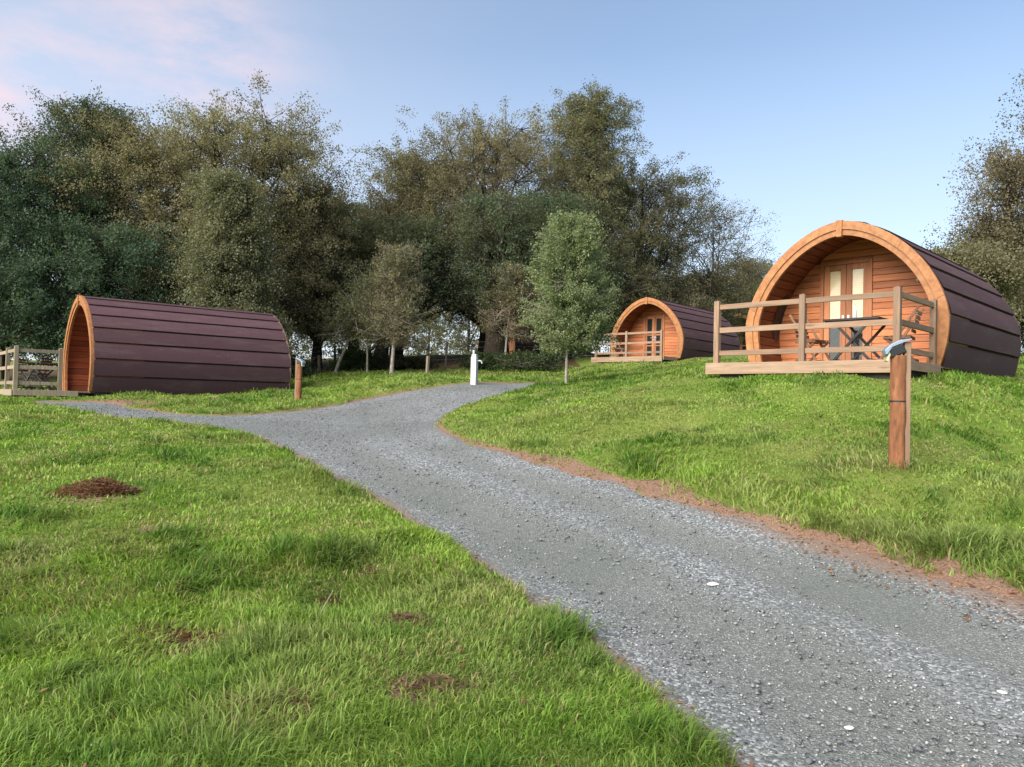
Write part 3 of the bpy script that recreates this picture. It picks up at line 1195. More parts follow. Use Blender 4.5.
def make_deck(label, x, y, z, deg, x0, x1, y0, posts_front, right_back=True, fas_h=.2, rail_mat="deck", back=-.3, fas="fascia"):
    rz = -R(deg)
    t = thing("timber_deck", label, "deck", (x, y, z), rz, "railed timber decks in front of pods")
    CLEAR.append((x, y, R(deg), x0 - .02, x1 + .02, y0 - .02, 0.05))
    m = MB()
    w = .14
    n = int((x1 - x0) / w)
    w = (x1 - x0) / n
    for i in range(n):
        m.box(x0 + i * w + .003, x0 + (i + 1) * w - .003, y0, -.05, -.035, -.003 + random.uniform(-.002, .002))
    m.build("deck_boards", M["deck_y"], t)
    m = MB()
    m.box(x0 - .06, x1 - .02, y0 - .045, y0 - .003, -fas_h, .004)
    f = m.build("fascia", M[fas], t, bevel=.006)
    sm = M["pale_post"] if rail_mat == "pale" else M["deck_y"]
    for xa in (x1 + .003, x0 - .045):
        m = MB()
        m.box(xa, xa + .042, y0, -.3, -.15, .0)
        m.build("side_fascia", sm, t, bevel=.005)
    m = MB()
    m.box(x0 + .15, x1 - .1, y0 + .12, -.1, -fas_h - .25, -.06, tint=.4)
    m.build("deck_frame", M["base"], t)
    pm = M["deck_z"] if rail_mat == "deck" else M["pale_post"]
    rm = M["deck_x"] if rail_mat == "deck" else M["pale_post"]
    rm2 = M["deck_y"] if rail_mat == "deck" else M["pale_post"]
    yy = y0 + .05
    ps = []
    for px in posts_front:
        ps.append((px, yy))
    if right_back:
        ps.append((posts_front[-1], back))
    for i, (px, py) in enumerate(ps):
        m = MB()
        h = 1.12 + random.uniform(-.01, .015)
        m.box(px - .05, px + .05, py - .05, py + .05, -.02, h)
        # a low weathered cap chamfer
        m.add([(px - .05, py - .05, h + .001), (px + .05, py - .05, h + .001), (px + .05, py + .05, h + .001), (px - .05, py + .05, h + .001), (px, py, h + .018)],
              [(0, 1, 4), (1, 2, 4), (2, 3, 4), (3, 0, 4)], .9)
        m.build("railing_post", pm, t, bevel=.006)
    hs = [(.98, 1.07), (.545, .64), (.13, .22)]
    for i in range(len(posts_front) - 1):
        a, b = posts_front[i] + .051, posts_front[i + 1] - .051
        for h0, h1 in hs:
            m = MB()
            e0, e1 = random.uniform(-.008, .008), random.uniform(-.008, .008)
            m.box(a, b, yy - .02, yy + .022, h0 + e0, h1 + e0)
            m.build("rail", rm, t, bevel=.005)
    if right_back:
        for h0, h1 in hs:
            m = MB()
            xx = posts_front[-1]
            m.box(xx - .02, xx + .022, yy + .051, back - .051, h0, h1)
            m.build("rail", rm2, t, bevel=.005)
    return t


def to_world(x, y, z, deg, p):
    a = R(deg)
    return (x + p[0] * math.cos(a) + p[1] * math.sin(a), y - p[0] * math.sin(a) + p[1] * math.cos(a), z + p[2])


def make_chair(label, loc, rz, mat, group="slatted folding chairs on the decks"):
    """folding chair: seat faces local -y (front), back at +y"""
    t = thing("folding_chair", label, "chair", loc, rz, group)
    m = MB()
    for i in range(6):
        y = -.20 + i * .072
        m.box(-.20, .20, y, y + .058, .435 + (.01 if i == 0 else .0), .455)
    m.box(-.215, -.195, -.2, .22, .405, .434)
    m.box(.195, .215, -.2, .22, .405, .434)
    m.build("seat", mat, t, bevel=.004)
    m = MB()
    for i in range(5):
        z = .54 + i * .074
        yb = .20 + (z - .45) * .28
        m.bar((-.19, yb, z), (.19, yb, z), .02, .055)
    m.build("backrest", mat, t, bevel=.003)
    for s in (-1, 1):
        m = MB()
        m.bar((s * .215, -.27, .0), (s * .215, .335, .93), .025, .04)
        m.build("leg", mat, t, bevel=.003)
        m = MB()
        m.bar((s * .185, .30, .0), (s * .185, -.19, .43), .025, .04)
        m.build("leg", mat, t, bevel=.003)
    m = MB()
    m.bar((-.185, .27, .06), (.185, .27, .06), .025, .03)
    m.build("stretcher", mat, t)
    m = MB()
    m.bar((-.21, -.24, .07), (.21, -.24, .07), .025, .03)
    m.build("stretcher", mat, t)
    return t


def make_table(label, loc, rz, mat, wide=.36, group="dark folding tables on the decks"):
    t = thing("bistro_table", label, "table", loc, rz, group)
    m = MB()
    n = 8
    for i in range(n):
        y = -wide + i * (2 * wide / n)
        m.box(-wide - .04, wide + .04, y, y + 2 * wide / n - .008, .722, .757)
    m.box(-wide - .02, wide + .02, -wide + .03, -wide + .05, .70, .734)
    m.box(-wide - .02, wide + .02, wide - .05, wide - .03, .70, .734)
    m.build("table_top", mat, t, bevel=.003)
    for s in (-1, 1):
        m = MB()
        m.bar((-.33, s * (wide - .06), 0), (.30, s * (wide - .06), .70), .03, .045)
        m.build("leg", mat, t, bevel=.003)
        m = MB()
        m.bar((.33, s * (wide - .10), 0), (-.30, s * (wide - .10), .70), .03, .045)
        m.build("leg", mat, t, bevel=.003)
    m = MB()
    m.bar((-.3, -wide + .1, .06), (-.3, wide - .06, .06), .03, .03)
    m.build("stretcher", mat, t)
    m = MB()
    m.bar((.3, -wide + .1, .06), (.3, wide - .1, .06), .03, .03)
    m.build("stretcher", mat, t)
    return t


# right (near) pod
NP = (6.14, 14.5, 2.385, 45.0)
pod = make_pod("large near orange fronted pod on the grassy rise with tall cream blinds in its doors", *NP, 5.1, "tall")
add_porthole(pod)
make_deck("weathered railed deck holding a dark table before the nearest pod", *NP, -1.5, 1.80, -2.08, [-1.38, .22, 1.72], True, .2)
make_table("dark square table with crossed legs standing before the cream doors of the nearest pod", to_world(*NP, (.78, -1.05, 0)), -R(45), M["table"], .42)
make_chair("brown slatted chair left of the dark table on the nearest deck", to_world(*NP, (-.12, -.85, 0)), -R(45) + R(78), M["chair"])
make_chair("brown slatted chair right of the dark table by the side railing", to_world(*NP, (1.38, -.95, 0)), -R(45) - R(82), M["chair"])
bt = MB()
bt.lathe([(.03, 0), (.033, .01), (.033, .15), (.026, .19), (.012, .23), (.012, .285), (.015, .29)], n=18)
o = bt.build("bottle", M["white_paint"], None, smooth=True)
o.location = to_world(*NP, (.66, -.95, .757))
tag(o, "slim pale bottle standing upright on the dark table", "bottle")
bt = MB()
bt.lathe([(.03, 0), (.04, .01), (.055, .045), (.05, .05)], n=18)
o = bt.build("bowl", M["white_paint"], None, smooth=True)
o.location = to_world(*NP, (.46, -1.0, .757))
tag(o, "small white bowl on the dark table beside the bottle", "bowl")

# middle pod
MP = (6.0, 34.7, 3.67, 41.0)
make_pod("smaller bright orange fronted pod with six dark door panes beyond the lone young tree", *MP, 5.7, "paned", dx=-.30)
make_deck("small pale railed deck before the pod with six dark door panes", *MP, -1.85, 1.74, -1.5, [-1.70, -.1, 1.64], False, .22)
make_chair("greyed slatted chair on the small deck of the middle distance pod", to_world(*MP, (-1.0, -.75, 0)), -R(41) + R(160), M["chair_grey"])

# left pod
LP = (-12.6, 22.3, 1.60, 49.5)
make_pod("purple brown roofed pod seen from its long side at the end of the path", *LP, 5.68, "paned", base_h=.22, dx=-.3)
make_deck("low deck with grey railing beside the pod whose long roof side shows", *LP, -1.5, 1.72, -1.78, [-1.38, .2, 1.62], True, .16, "pale", back=-.72, fas="pale_post")
make_table("dark folding table on the left deck behind the grey railing", to_world(*LP, (.55, -.95, 0)), R(20), M["table"])
make_chair("dark folding chair between railing and table on the left deck", to_world(*LP, (1.2, -1.2, 0)), R(-100), M["table"])
make_chair("dark folding chair at the far end of the table on the left deck", to_world(*LP, (.1, -1.2, 0)), R(80), M["table"])

# far pods
p4 = at_depth(739.5, 314, 52)
make_pod("distant pod peeping over the roof between the nearest and the middle pods", p4[0], 52, p4[2] - HT, 38, 5.6, "paned", base_h=.6, detail=False)
p5 = at_depth(497, 318, 52)
make_pod("distant pod half hidden behind thick dark trunks in the wood", p5[0], 52, p5[2] - HT, 47, 5.8, "paned", base_h=.8, detail=False)


# ------------------------------------------------------------------ posts and lamps
def make_lamp_post(label, px, py, h, rad, face, group="round timber posts with solar lamps", tilt=0):
    c = at(px, py)
    t = thing("lamp_post", label, "lamp post", (c[0], c[1], gz(*c) - .03), face, group)
    m = MB()
    n = 14
    pts, rr = [], []
    for k in range(13):
        z = -.15 + (h + .15) * k / 12
        pts.append((random.uniform(-.004, .004) + tilt * z, random.uniform(-.004, .004), z))
        rr.append(rad * (1.03 - .05 * k / 12) * random.uniform(.985, 1.015))
    m.tube(pts, rr, n, True, .55)
    m.build("post", M["round_post"], t, smooth=True)
    if h > .9:
        rg = MB()  # dark ring added to stand for the knot crack round the post
        zk = h * .60
        rg.tube([(0, 0, zk - .008), (0, 0, zk + .008)], rad * 1.02, 14, True, .3)
        rg.build("knot_ring", M["black"], t)
    s = rad / .085
    # squared grey batten beside the round post carries the lamp
    m = MB()
    m.box(rad * .62, rad * 1.42, -rad * .55, rad * .55, -.15, h + .15 * s)
    m.build("batten", M["deck_z"], t, bevel=.006)
    rot = Matrix.Translation((rad * .35, 0, h + .085 * s)) @ Matrix.Rotation(R(-24), 4, "Y")
    m = MB()
    m.box(-.15 * s, .02 * s, -.07 * s, .07 * s, -.06 * s, .05 * s, rot)
    hs_ = m.build("lamp_housing", M["black"], t, bevel=.012)
    m = MB()
    prof = [(-.195, .0), (-.185, .05), (-.10, .085), (.02, .09), (.115, .06), (.12, .045), (.03, .052), (-.10, .051), (-.175, .0)]
    vs = []
    for yv in (-.085, .085):
        for p_, q_ in prof:
            vs.append(tuple(rot @ Vector((p_ * s, yv * s, q_ * s))))
    k = len(prof)
    fs = [(i, (i + 1) % k, (i + 1) % k + k, i + k) for i in range(k)] + [tuple(range(k))[::-1], tuple(range(k, 2 * k))]
    m.add(vs, fs, .5)
    m.build("solar_panel", M["panel"], hs_, bevel=.004)
    m = MB()
    r2 = rot @ Matrix.Translation((-.15 * s, 0, -.02 * s)) @ Matrix.Rotation(R(40), 4, "Y")
    m.box(-.020 * s, .004 * s, -.066 * s, .066 * s, -.075 * s, .03 * s, r2)
    m.build("lens", M["lens"], hs_, bevel=.004)
    return c


pc = make_lamp_post("tall reddish round post with grey solar lamp standing in the right lawn", 897, 471, 1.12, .075, R(-12))
make_lamp_post("thin orange timber post with small pale solar lamp past the left pod's rear end", 298.5, 402, 1.0, .075, R(160))

c = at(474, 384)
t = thing("standpipe_post", "white square standpipe post with tap at the far bend of the track", "tap post", (c[0], c[1], gz(*c) - .03), R(-20))
m = MB()
m.box(-.085, .085, -.085, .085, -.1, .93)
m.build("post", M["white_paint"], t, bevel=.012)
m = MB()
m.box(-.07, .07, -.07, .07, .932, 1.0)
m.lathe([(.03, 0), (.035, .05), (.03, .11), (.01, .13)], (-.03, 0, 1.0), n=12)
m.build("cap", M["white_paint"], t, bevel=.01)
m = MB()
m.tube([(.085, 0, .80), (.17, 0, .81), (.22, 0, .79), (.24, 0, .73)], .026, 8)
m.build("tap", M["metal"], t)


def plain_post(label, px, py, h, w, mat="pale_post"):
    c = at(px, py)
    o = MB()
    o.box(-w / 2, w / 2, -w / 2, w / 2, -.15, h)
    o.add([(-w / 2, -w / 2, h + .001), (w / 2, -w / 2, h + .001), (w / 2, w / 2, h + .001), (-w / 2, w / 2, h + .001), (0, 0, h + .02)], [(0, 1, 4), (1, 2, 4), (2, 3, 4), (3, 0, 4)], .9)
    b = o.build("marker_post", M[mat], None, bevel=.008)
    b.location = (c[0], c[1], gz(*c))
    b.rotation_euler = (R(random.uniform(-2, 2)), R(random.uniform(-2, 2)), random.random())
    tag(b, label, "post")


plain_post("short grey wooden post in the grass left of the white standpipe", 427, 377, .78, .10)
plain_post("small weathered stake in the rough grass below the leaning birch", 319, 371, .62, .10)


# wire stock fence behind the young trees
def wire_fence(label, pts, hgt=1.0):
    W = [np.array(p) for p in pts]
    t = thing("wire_fence", label, "fence", (W[0][0], W[0][1], gz(*W[0])))
    o3 = np.array([W[0][0], W[0][1], gz(*W[0])])
    tops = []
    for i, p in enumerate(W):
        z = gz(*p)
        q = np.array([p[0], p[1], z]) - o3
        m = MB()
        ln = random.uniform(-.04, .04)
        m.tube([(q[0], q[1], q[2] - .2), (q[0] + ln, q[1], q[2] + hgt + .1)], .055, 8)
        m.build("fence_post", M["bark_grey"], t)
        tops.append(q)
    for k in range(4):
        m = MB()
        m.tube([(q[0], q[1] - .06, q[2] + hgt * (.25 + .25 * k)) for q in tops], .006, 5)
        m.build("wire", M["wire"], t)


fl = [(-24 + i * 2.6, 36.5 + .35 * math.sin(i)) for i in range(12)]
wire_fence("low wire stock fence on round posts behind the young birches", fl)


# ------------------------------------------------------------------ trees
def leaf_cloud(centres, dirs, per, spread, lsize, cols, droop, rng, up_bias=.5):
    """little leaf blades strung along short drooping sprays"""
    nC = len(centres)
    n = nC * per
    ci = np.repeat(np.arange(nC), per)
    s = rng.random(n)
    d = dirs[ci]
    ln = spread * (1.0 + .8 * rng.random(nC))[ci]
    p = centres[ci] + d * (s - .35)[:, None] * ln[:, None] * 1.5
    p[:, 2] -= droop * s * s * ln
    p += rng.normal(0, 1, (n, 3)) * (spread * .30)
    u = rng.normal(0, 1, (n, 3))
    u[:, 2] -= droop * .6
    u /= np.linalg.norm(u, axis=1)[:, None]
    w = rng.normal(0, 1, (n, 3))
    v = np.cross(u, w)
    v /= np.linalg.norm(v, axis=1)[:, None] + 1e-9
    L = lsize * (.6 + .8 * rng.random(n))
    u *= L[:, None] * .5
    v *= (L * (.26 + .16 * rng.random(n)))[:, None]
    V = np.stack([p - u, p - v, p + u, p + v], 1)
    c = cols[ci] * (.72 + .56 * rng.random(n))[:, None]
    return V.reshape(-1, 3), np.repeat(c, 4, axis=0)


def make_tree(name, label, base, H, Rc, cb, mat, colA, colB, seed, boughs=34, subs=28, per=66, spread=.42, leaf=.078, shape="oval",
              trunk_r=.2, droop=.5, lean=(0, 0), group=None, cat="tree", squash=1.0, rot=0, stems=1, fill=.62, sub_sig=.2, twist=.0):
    rng = np.random.default_rng(seed)
    t = thing(name, label, cat, (base[0], base[1], gz(base[0], base[1]) - .05), rot, group)
    m = MB()
    zt = np.linspace(0, 1, 9)

    def trunk_at(h, k=0):
        q = h / H
        off = 0 if stems == 1 else (k - (stems - 1) / 2) * .16 * Rc * q ** .8
        return np.array([lean[0] * q + off + .10 * math.sin(q * 5 + seed) * min(1, H / 8) * q, lean[1] * q + .10 * math.cos(q * 4 + seed) * q, h])

    for k in range(stems):
        top = .93 * H if k == 0 else (.78 + .12 * random.random()) * H
        pts = [trunk_at(q * top, k) for q in zt]
        pts[0][2] = -.3
        rr = [trunk_r * (1.25 if q == 0 else (1 - q) ** .8 * (1 if stems == 1 else .75) + .012) for q in zt]
        m.tube(pts, rr, 9, True, .5)

    def env(q):
        if shape == "oval":
            return max(.0, math.sin(math.pi * min(1, (.10 + .90 * q) ** .8))) ** .6
        if shape == "cone":
            return max(.02, (1 - q) ** .6) * min(1, .55 + q * 4)
        if shape == "tear":
            return min(1, .42 + q * 2.0) * max(.0, 1 - q) ** .72
        if shape == "broad":
            return max(.0, 1 - (abs(q - .42) / .64) ** 3.0) ** .55
        return math.sqrt(max(0, 1 - q * q))

    bare = cb * .92 if H < 8 else 0
    lump = rng.random(16) * .34 + .80
    C, D, colr = [], [], []
    colA, colB = np.array(colA), np.array(colB)
    boughs = int(boughs * 1.3) if H > 8 else boughs
    for b in range(boughs):
        q = (b + rng.random()) / boughs
        h = cb + (H - cb) * q * .92
        az = b * 2.399 + rng.normal(0, .35)
        li = lump[int((az % 6.283) / 6.283 * 8) + 8 * int(q > .5)]
        rad = Rc * env(q) * li * (fill + (1 - fill) * rng.random() if rng.random() < .72 else .35 * rng.random())
        ax = trunk_at(min(h, H * .93), b % stems)
        ctr = np.array([ax[0] + math.cos(az) * rad, ax[1] + math.sin(az) * rad * squash, h])
        o0 = max(.12 * H, bare, h - rad * (.55 + .4 * rng.random()) - .05 * H)
        st = trunk_at(o0, b % stems)
        mid = st * .45 + ctr * .55
        mid[2] += .10 * rad
        r0 = trunk_r * .30 * (1 - o0 / H) + (.012 if H > 8 else .003)
        m.tube([st, st * .7 + mid * .3 + np.array([0, 0, .02]), mid, ctr], [r0, r0 * .8, r0 * .55, .01], 5, False, .5)
        bt_ = rng.random()
        bc = colA * (1 - bt_) + colB * bt_
        sg = sub_sig * Rc * (.8 + .6 * rng.random()) + .12
        outv = ctr - trunk_at(h * .85, b % stems)
        outv = outv / (np.linalg.norm(outv) + 1e-6)
        for s_ in range(subs):
            off = rng.normal(0, 1, 3) * sg * np.array([1, 1, .75])
            c_ = ctr + off
            if np.hypot(*(off[:2])) > 2.2 * sg:
                off *= .6
                c_ = ctr + off
            c_[2] = min(max(c_[2], cb * .9), H * (.95 - .03 * rng.random()))
            dv = outv * .7 + off / (np.linalg.norm(off) + 1e-6) * .6 + rng.normal(0, .35, 3)
            dv[2] += .25
            C.append(c_)
            D.append(dv / np.linalg.norm(dv))
            colr.append(bc * (.8 + .4 * rng.random()))
            if s_ % 2 == 0:
                j = (mid + ctr) / 2 if s_ % 4 else ctr
                k1 = (j + c_) / 2 + rng.normal(0, .05, 3) * sg
                m.tube([j, k1, c_ + dv * .2], [.012 + r0 * .16, .009 + r0 * .08, .004], 4, False, .5)
    V, cc = leaf_cloud(np.array(C), np.array(D), per, spread, leaf, np.array(colr), droop, rng)
    m.build("trunk", M[mat], t, smooth=True)
    n = len(V) // 4
    me = raw_mesh("crown", V, np.full(n, 4), np.arange(n * 4), cc)
    link_mesh("crown", me, M["leaf"], t)
    return t


def px_tree(px, d, top, halfpx, crown_base_py, **k):
    """place a tree at distance d under image column px: height and spread in metres follow from the distance"""
    if d < 50 and px < 900:
        top += 16
    p = at_depth(px, top, d)
    g = gz(p[0], d)
    H = p[2] - g
    cbz = at_depth(px, crown_base_py, d)[2] - g
    return dict(base=(p[0], d), H=H, Rc=1.12 * halfpx * d / F, cb=max(.3, cbz), **k)


OL = ((.158, .150, .092), (.245, .225, .140))
DK = ((.046, .082, .055), (.078, .122, .075))
MD = ((.105, .112, .064), (.175, .172, .096))
BR = ((.145, .130, .085), (.215, .182, .122))
GY_ = ((.14, .185, .095), (.23, .275, .14))
big = "tall trees of the wood behind the pods"
TREES = [
    ("alder_tree", "dark blue green bushy tree at the left frame edge behind the left deck", px_tree(10, 30, 118, 82, 335, colA=DK[0], colB=DK[1], seed=1, boughs=44, per=86, shape="broad", trunk_r=.22)),
    ("alder_tree", "dark tree with open top standing above the left pod's arch", px_tree(92, 33, 80, 46, 225, colA=DK[0], colB=MD[0], seed=2, boughs=30, subs=20, per=82, shape="oval", trunk_r=.2, sub_sig=.26)),
    ("alder_tree", "dark low crowned tree right behind the front of the left pod", px_tree(75, 29, 205, 75, 345, colA=DK[0], colB=DK[1], seed=22, boughs=34, per=86, shape="broad", trunk_r=.15)),
    ("willow_tree", "pale olive willow rising over the front half of the left pod", px_tree(150, 33, 100, 62, 330, colA=OL[0], colB=OL[1], seed=3, boughs=44, per=82, shape="broad", trunk_r=.25)),
    ("willow_tree", "widest olive willow whose top stands over the left pod's rear half", px_tree(258, 34, 90, 82, 320, colA=OL[0], colB=OL[1], seed=4, boughs=50, per=82, shape="broad", trunk_r=.28, stems=2)),
    ("birch_tree", "narrow grey green birch in front of the willows behind the left pod", px_tree(232, 28.5, 150, 36, 325, colA=(.13, .14, .085), colB=(.185, .19, .12), seed=5, boughs=34, per=75, shape="cone", trunk_r=.11, droop=.8)),
    ("willow_tree", "dark willow forming the right shoulder of the left group of trees", px_tree(322, 37, 170, 50, 325, colA=MD[0], colB=MD[1], seed=6, boughs=38, per=82, shape="broad", trunk_r=.25)),
    ("willow_tree", "brownish olive willow at the left end of the central wood", px_tree(402, 40, 128, 58, 308, colA=BR[0], colB=MD[1], seed=7, boughs=44, per=78, shape="broad", trunk_r=.3, lean=(.8, 0))),
    ("willow_tree", "broad olive topped willow in the centre of the wood", px_tree(492, 42, 98, 78, 308, colA=BR[0], colB=OL[1], seed=8, boughs=54, per=82, shape="broad", trunk_r=.45, stems=2)),
    ("birch_tree", "tallest dark weeping birch above the lone young tree", px_tree(590, 41, 66, 66, 320, colA=MD[0], colB=MD[1], seed=9, boughs=54, per=90, shape="cone", trunk_r=.32, droop=1.1)),
    ("willow_tree", "dark round shouldered tree directly behind the middle distance pod", px_tree(642, 44, 148, 58, 325, colA=MD[0], colB=BR[0], seed=10, boughs=44, per=86, shape="broad", trunk_r=.3)),
    ("birch_tree", "sparse see through birch at the right end of the wood", px_tree(716, 45, 182, 44, 300, colA=MD[0], colB=BR[1], seed=11, boughs=30, subs=16, per=24, shape="oval", trunk_r=.16, sub_sig=.26, stems=2)),
    ("hawthorn_tree", "low bushy tree behind the sparse birch and the middle pod's roof", px_tree(690, 48, 262, 62, 335, colA=MD[0], colB=MD[1], seed=12, boughs=34, per=82, shape="broad", trunk_r=.14)),
    ("hawthorn_tree", "small bushy tree just left of the nearest pod's arch", px_tree(752, 56, 258, 34, 312, colA=MD[0], colB=OL[0], seed=13, boughs=26, per=75, shape="broad", trunk_r=.14)),
    ("willow_tree", "small dark tree filling the gap low between the two groups", px_tree(360, 43, 190, 46, 318, colA=MD[0], colB=DK[1], seed=14, boughs=36, per=82, shape="broad", trunk_r=.2)),
    ("ash_tree", "tall open crowned tree cut off by the right frame edge", px_tree(1094, 27, 50, 70, 300, colA=MD[0], colB=OL[0], seed=15, boughs=40, subs=16, per=40, shape="oval", trunk_r=.25, sub_sig=.24)),
    ("ash_tree", "sparse twiggy tree above the rear of the nearest pod", px_tree(1012, 29, 142, 42, 300, colA=BR[0], colB=BR[1], seed=16, boughs=34, subs=20, per=44, shape="broad", trunk_r=.16, sub_sig=.24)),
    ("hazel_bush", "rounded leafy bush behind the roof of the nearest pod", px_tree(958, 26, 250, 40, 320, colA=OL[0], colB=MD[1], seed=17, boughs=30, per=78, shape="broad", trunk_r=.1)),
    ("ash_tree", "dark leafy tree beyond the nearest pod's rear corner", px_tree(1030, 32, 225, 62, 345, colA=MD[0], colB=DK[1], seed=18, boughs=36, per=82, shape="broad", trunk_r=.18)),
    ("willow_tree", "dark wood tree standing behind the pod in the wood", px_tree(545, 58, 200, 60, 305, colA=MD[0], colB=DK[0], seed=19, boughs=36, per=82, shape="broad", trunk_r=.3)),
]
FAR = [(20, "leftmost"), (110, ""), (200, ""), (290, ""), (372, ""), (430, ""), (470, ""), (560, ""), (640, ""), (720, "")]
for i, (px, _) in enumerate(FAR):
    TREES.append(("hawthorn_tree", "distant hedgerow tree glimpsed low between the trunks of the wood", px_tree(px, 72 + 5 * (i % 3), 275 + 14 * (i % 2), 46, 354, colA=MD[0], colB=OL[0], seed=70 + i, boughs=22, subs=18, per=26, shape="broad", trunk_r=.15, leaf=.2, spread=.6)))
for nm, lb, k in TREES:
    make_tree(nm, lb, mat="bark_dark" if nm != "birch_tree" else "bark_grey", group=big, **k)

young = "young trees on the grass"


def young_tree(name, label, px, py, top, halfpx, cbpy, **k):
    c = at(px, py)
    d = c[1]
    H = at_depth(px, top, d)[2] - gz(*c)
    cb = at_depth(px, cbpy, d)[2] - gz(*c)
    make_tree(name, label, base=c, H=H, Rc=halfpx * d / F, cb=cb, group=young, **k)


young_tree("young_birch", "lone pale green young tree with round crown on the lawn before the middle pod", 566, 387, 212, 36, 342, mat="bark_pale", colA=GY_[0], colB=GY_[1], seed=31,
           boughs=46, subs=24, per=70, spread=.20, leaf=.055, shape="tear", trunk_r=.045, droop=.1, sub_sig=.2)
young_tree("young_birch", "white stemmed young tree with pinkish brown crown in the central clearing", 391, 376, 240, 30, 338, mat="bark_pale", colA=(.15, .16, .09), colB=(.20, .175, .12), seed=32,
           boughs=30, subs=18, per=50, spread=.26, leaf=.06, shape="tear", trunk_r=.085, droop=.4, sub_sig=.22, lean=(.25, 0))
young_tree("young_birch", "pale stemmed young birch leaning right beside the thin solar lamp post", 333, 375, 268, 30, 338, mat="bark_pale", colA=(.12, .14, .075), colB=(.17, .18, .10), seed=33,
           boughs=26, subs=16, per=30, spread=.26, leaf=.07, shape="oval", trunk_r=.07, droop=.4, lean=(1.9, 0))
young_tree("young_birch", "thin grey stemmed sapling between the leaning birch and the white stemmed tree", 367, 374, 272, 26, 335, mat="bark_pale", colA=(.12, .14, .075), colB=(.16, .17, .09), seed=34,
           boughs=20, subs=14, per=28, spread=.24, leaf=.07, shape="oval", trunk_r=.045, droop=.4)
young_tree("young_birch", "thin pale sapling with brown crown right of the white standpipe", 504, 370, 262, 28, 334, mat="bark_pale", colA=(.17, .165, .095), colB=(.21, .17, .115), seed=35,
           boughs=22, subs=16, per=30, spread=.26, leaf=.075, shape="oval", trunk_r=.06, droop=.5, lean=(.35, 0))


def trunk_only(label, px, py, topx, topy, d, r):
    """stout dark trunk of a tree whose crown merges with the canopy above"""
    p = at_depth(px, py, d)
    q = at_depth(topx, topy, d)
    g = gz(p[0], d)
    return dict(base=(p[0], d), H=q[2] - g, lean=(q[0] - p[0], 0), trunk_r=r)


for lb, px, py, tx, ty, d, r, sd_, rc in [
        ("thick dark leaning trunked willow behind the white stemmed young tree", 378, 365, 412, 215, 36, .36, 41, 2.0),
        ("thickest dark trunked willow right behind the white standpipe", 496, 366, 502, 190, 36, .62, 42, 2.4),
        ("dark twin trunked willow behind the lone young tree", 551, 362, 560, 190, 37, .5, 43, 2.2),
        ("dark trunked willow beside the leaning young birch", 354, 364, 350, 225, 37, .3, 44, 2.0)]:
    k = trunk_only(lb, px, py, tx, ty, d, r)
    k["cb"] = at_depth(px, 306, d)[2] - gz(k["base"][0], d)
    make_tree("willow_tree", lb, mat="bark_dark", Rc=rc, colA=MD[0], colB=DK[1], seed=sd_, boughs=30, subs=20, per=60, shape="broad", group=big, **k)


def shrub(name, label, px, py, h, r, colA, colB, seed, leaf=.08, squash=1):
    c = at(px, py)
    make_tree(name, label, base=c, H=h, Rc=r, cb=.12, mat="bark_grey", colA=colA, colB=colB, seed=seed, boughs=24, subs=14, per=26, spread=.22, leaf=leaf,
              shape="dome", trunk_r=.03, droop=.2, group="low shrubs under the trees", cat="shrub", squash=squash, stems=2)


shrub("bramble_shrub", "green bramble shrub between the leaning birch and the thin sapling", 357, 371, .8, .9, (.03, .06, .02), (.055, .095, .03), 51)
shrub("bramble_shrub", "low bramble shrub right of the thickest dark trunk", 528, 371, .65, 1.4, (.03, .055, .02), (.06, .09, .035), 52)
shrub("bramble_shrub", "low bramble shrub close to the right side of the white standpipe", 484, 370, .42, .7, (.028, .05, .02), (.05, .08, .03), 53)
shrub("bramble_shrub", "dark shrub by the rear corner of the left pod", 284, 380, .8, .9, (.02, .04, .018), (.04, .07, .028), 54)
shrub("bramble_shrub", "ragged dark shrub under the trees left of the grey wooden post", 410, 369, .3, .9, (.04, .045, .02), (.07, .07, .035), 55)


# ------------------------------------------------------------------ dead bracken clumps in the near lawn
def bracken(label, px, py, r, h, seed, n=420, red=1.0):
    rng = np.random.default_rng(seed)
    c = at(px, py)
    a = rng.random(n) * 6.283
    rr = r * rng.random(n) ** .75 * (.65 + .6 * vnoise(np.cos(a) + px, np.sin(a) + py, 1.6, 77))
    x = c[0] + np.cos(a) * rr * 1.35
    y = c[1] + np.sin(a) * rr * .8
    z = ground_z(x, y) + h * np.clip(1 - (rr / r) ** 2, 0, 1) * rng.random(n)
    d = rng.normal(0, 1, (n, 3))
    d[:, 2] = np.abs(d[:, 2]) * .3
    d /= np.linalg.norm(d, axis=1)[:, None]
    L = .03 + .10 * rng.random(n) ** 2
    u = d * L[:, None]
    v = np.cross(d, rng.normal(0, 1, (n, 3)))
    v = v / (np.linalg.norm(v, axis=1)[:, None] + 1e-9) * (.0022 + .006 * rng.random(n))[:, None]
    p = np.stack([x, y, z], 1)
    V = np.stack([p - u * .5, p - v, p + u * .5, p + v], 1)
    t = rng.random(n)[:, None]
    col = np.array([.085, .045, .03]) * (1 - t) + np.array([.27 - .03 * red, .185 - .06 * red, .12 - .045 * red]) * t
    V -= np.array([c[0], c[1], gz(*c)])
    me = raw_mesh("bracken_clump", V.reshape(-1, 3), np.full(n, 4), np.arange(n * 4), np.repeat(col, 4, axis=0))
    o = link_mesh("bracken_clump", me, M["leaf"])
    o.location = (c[0], c[1], gz(*c))
    tag(o, label, "dead bracken", "dead brown clumps in the near lawn")


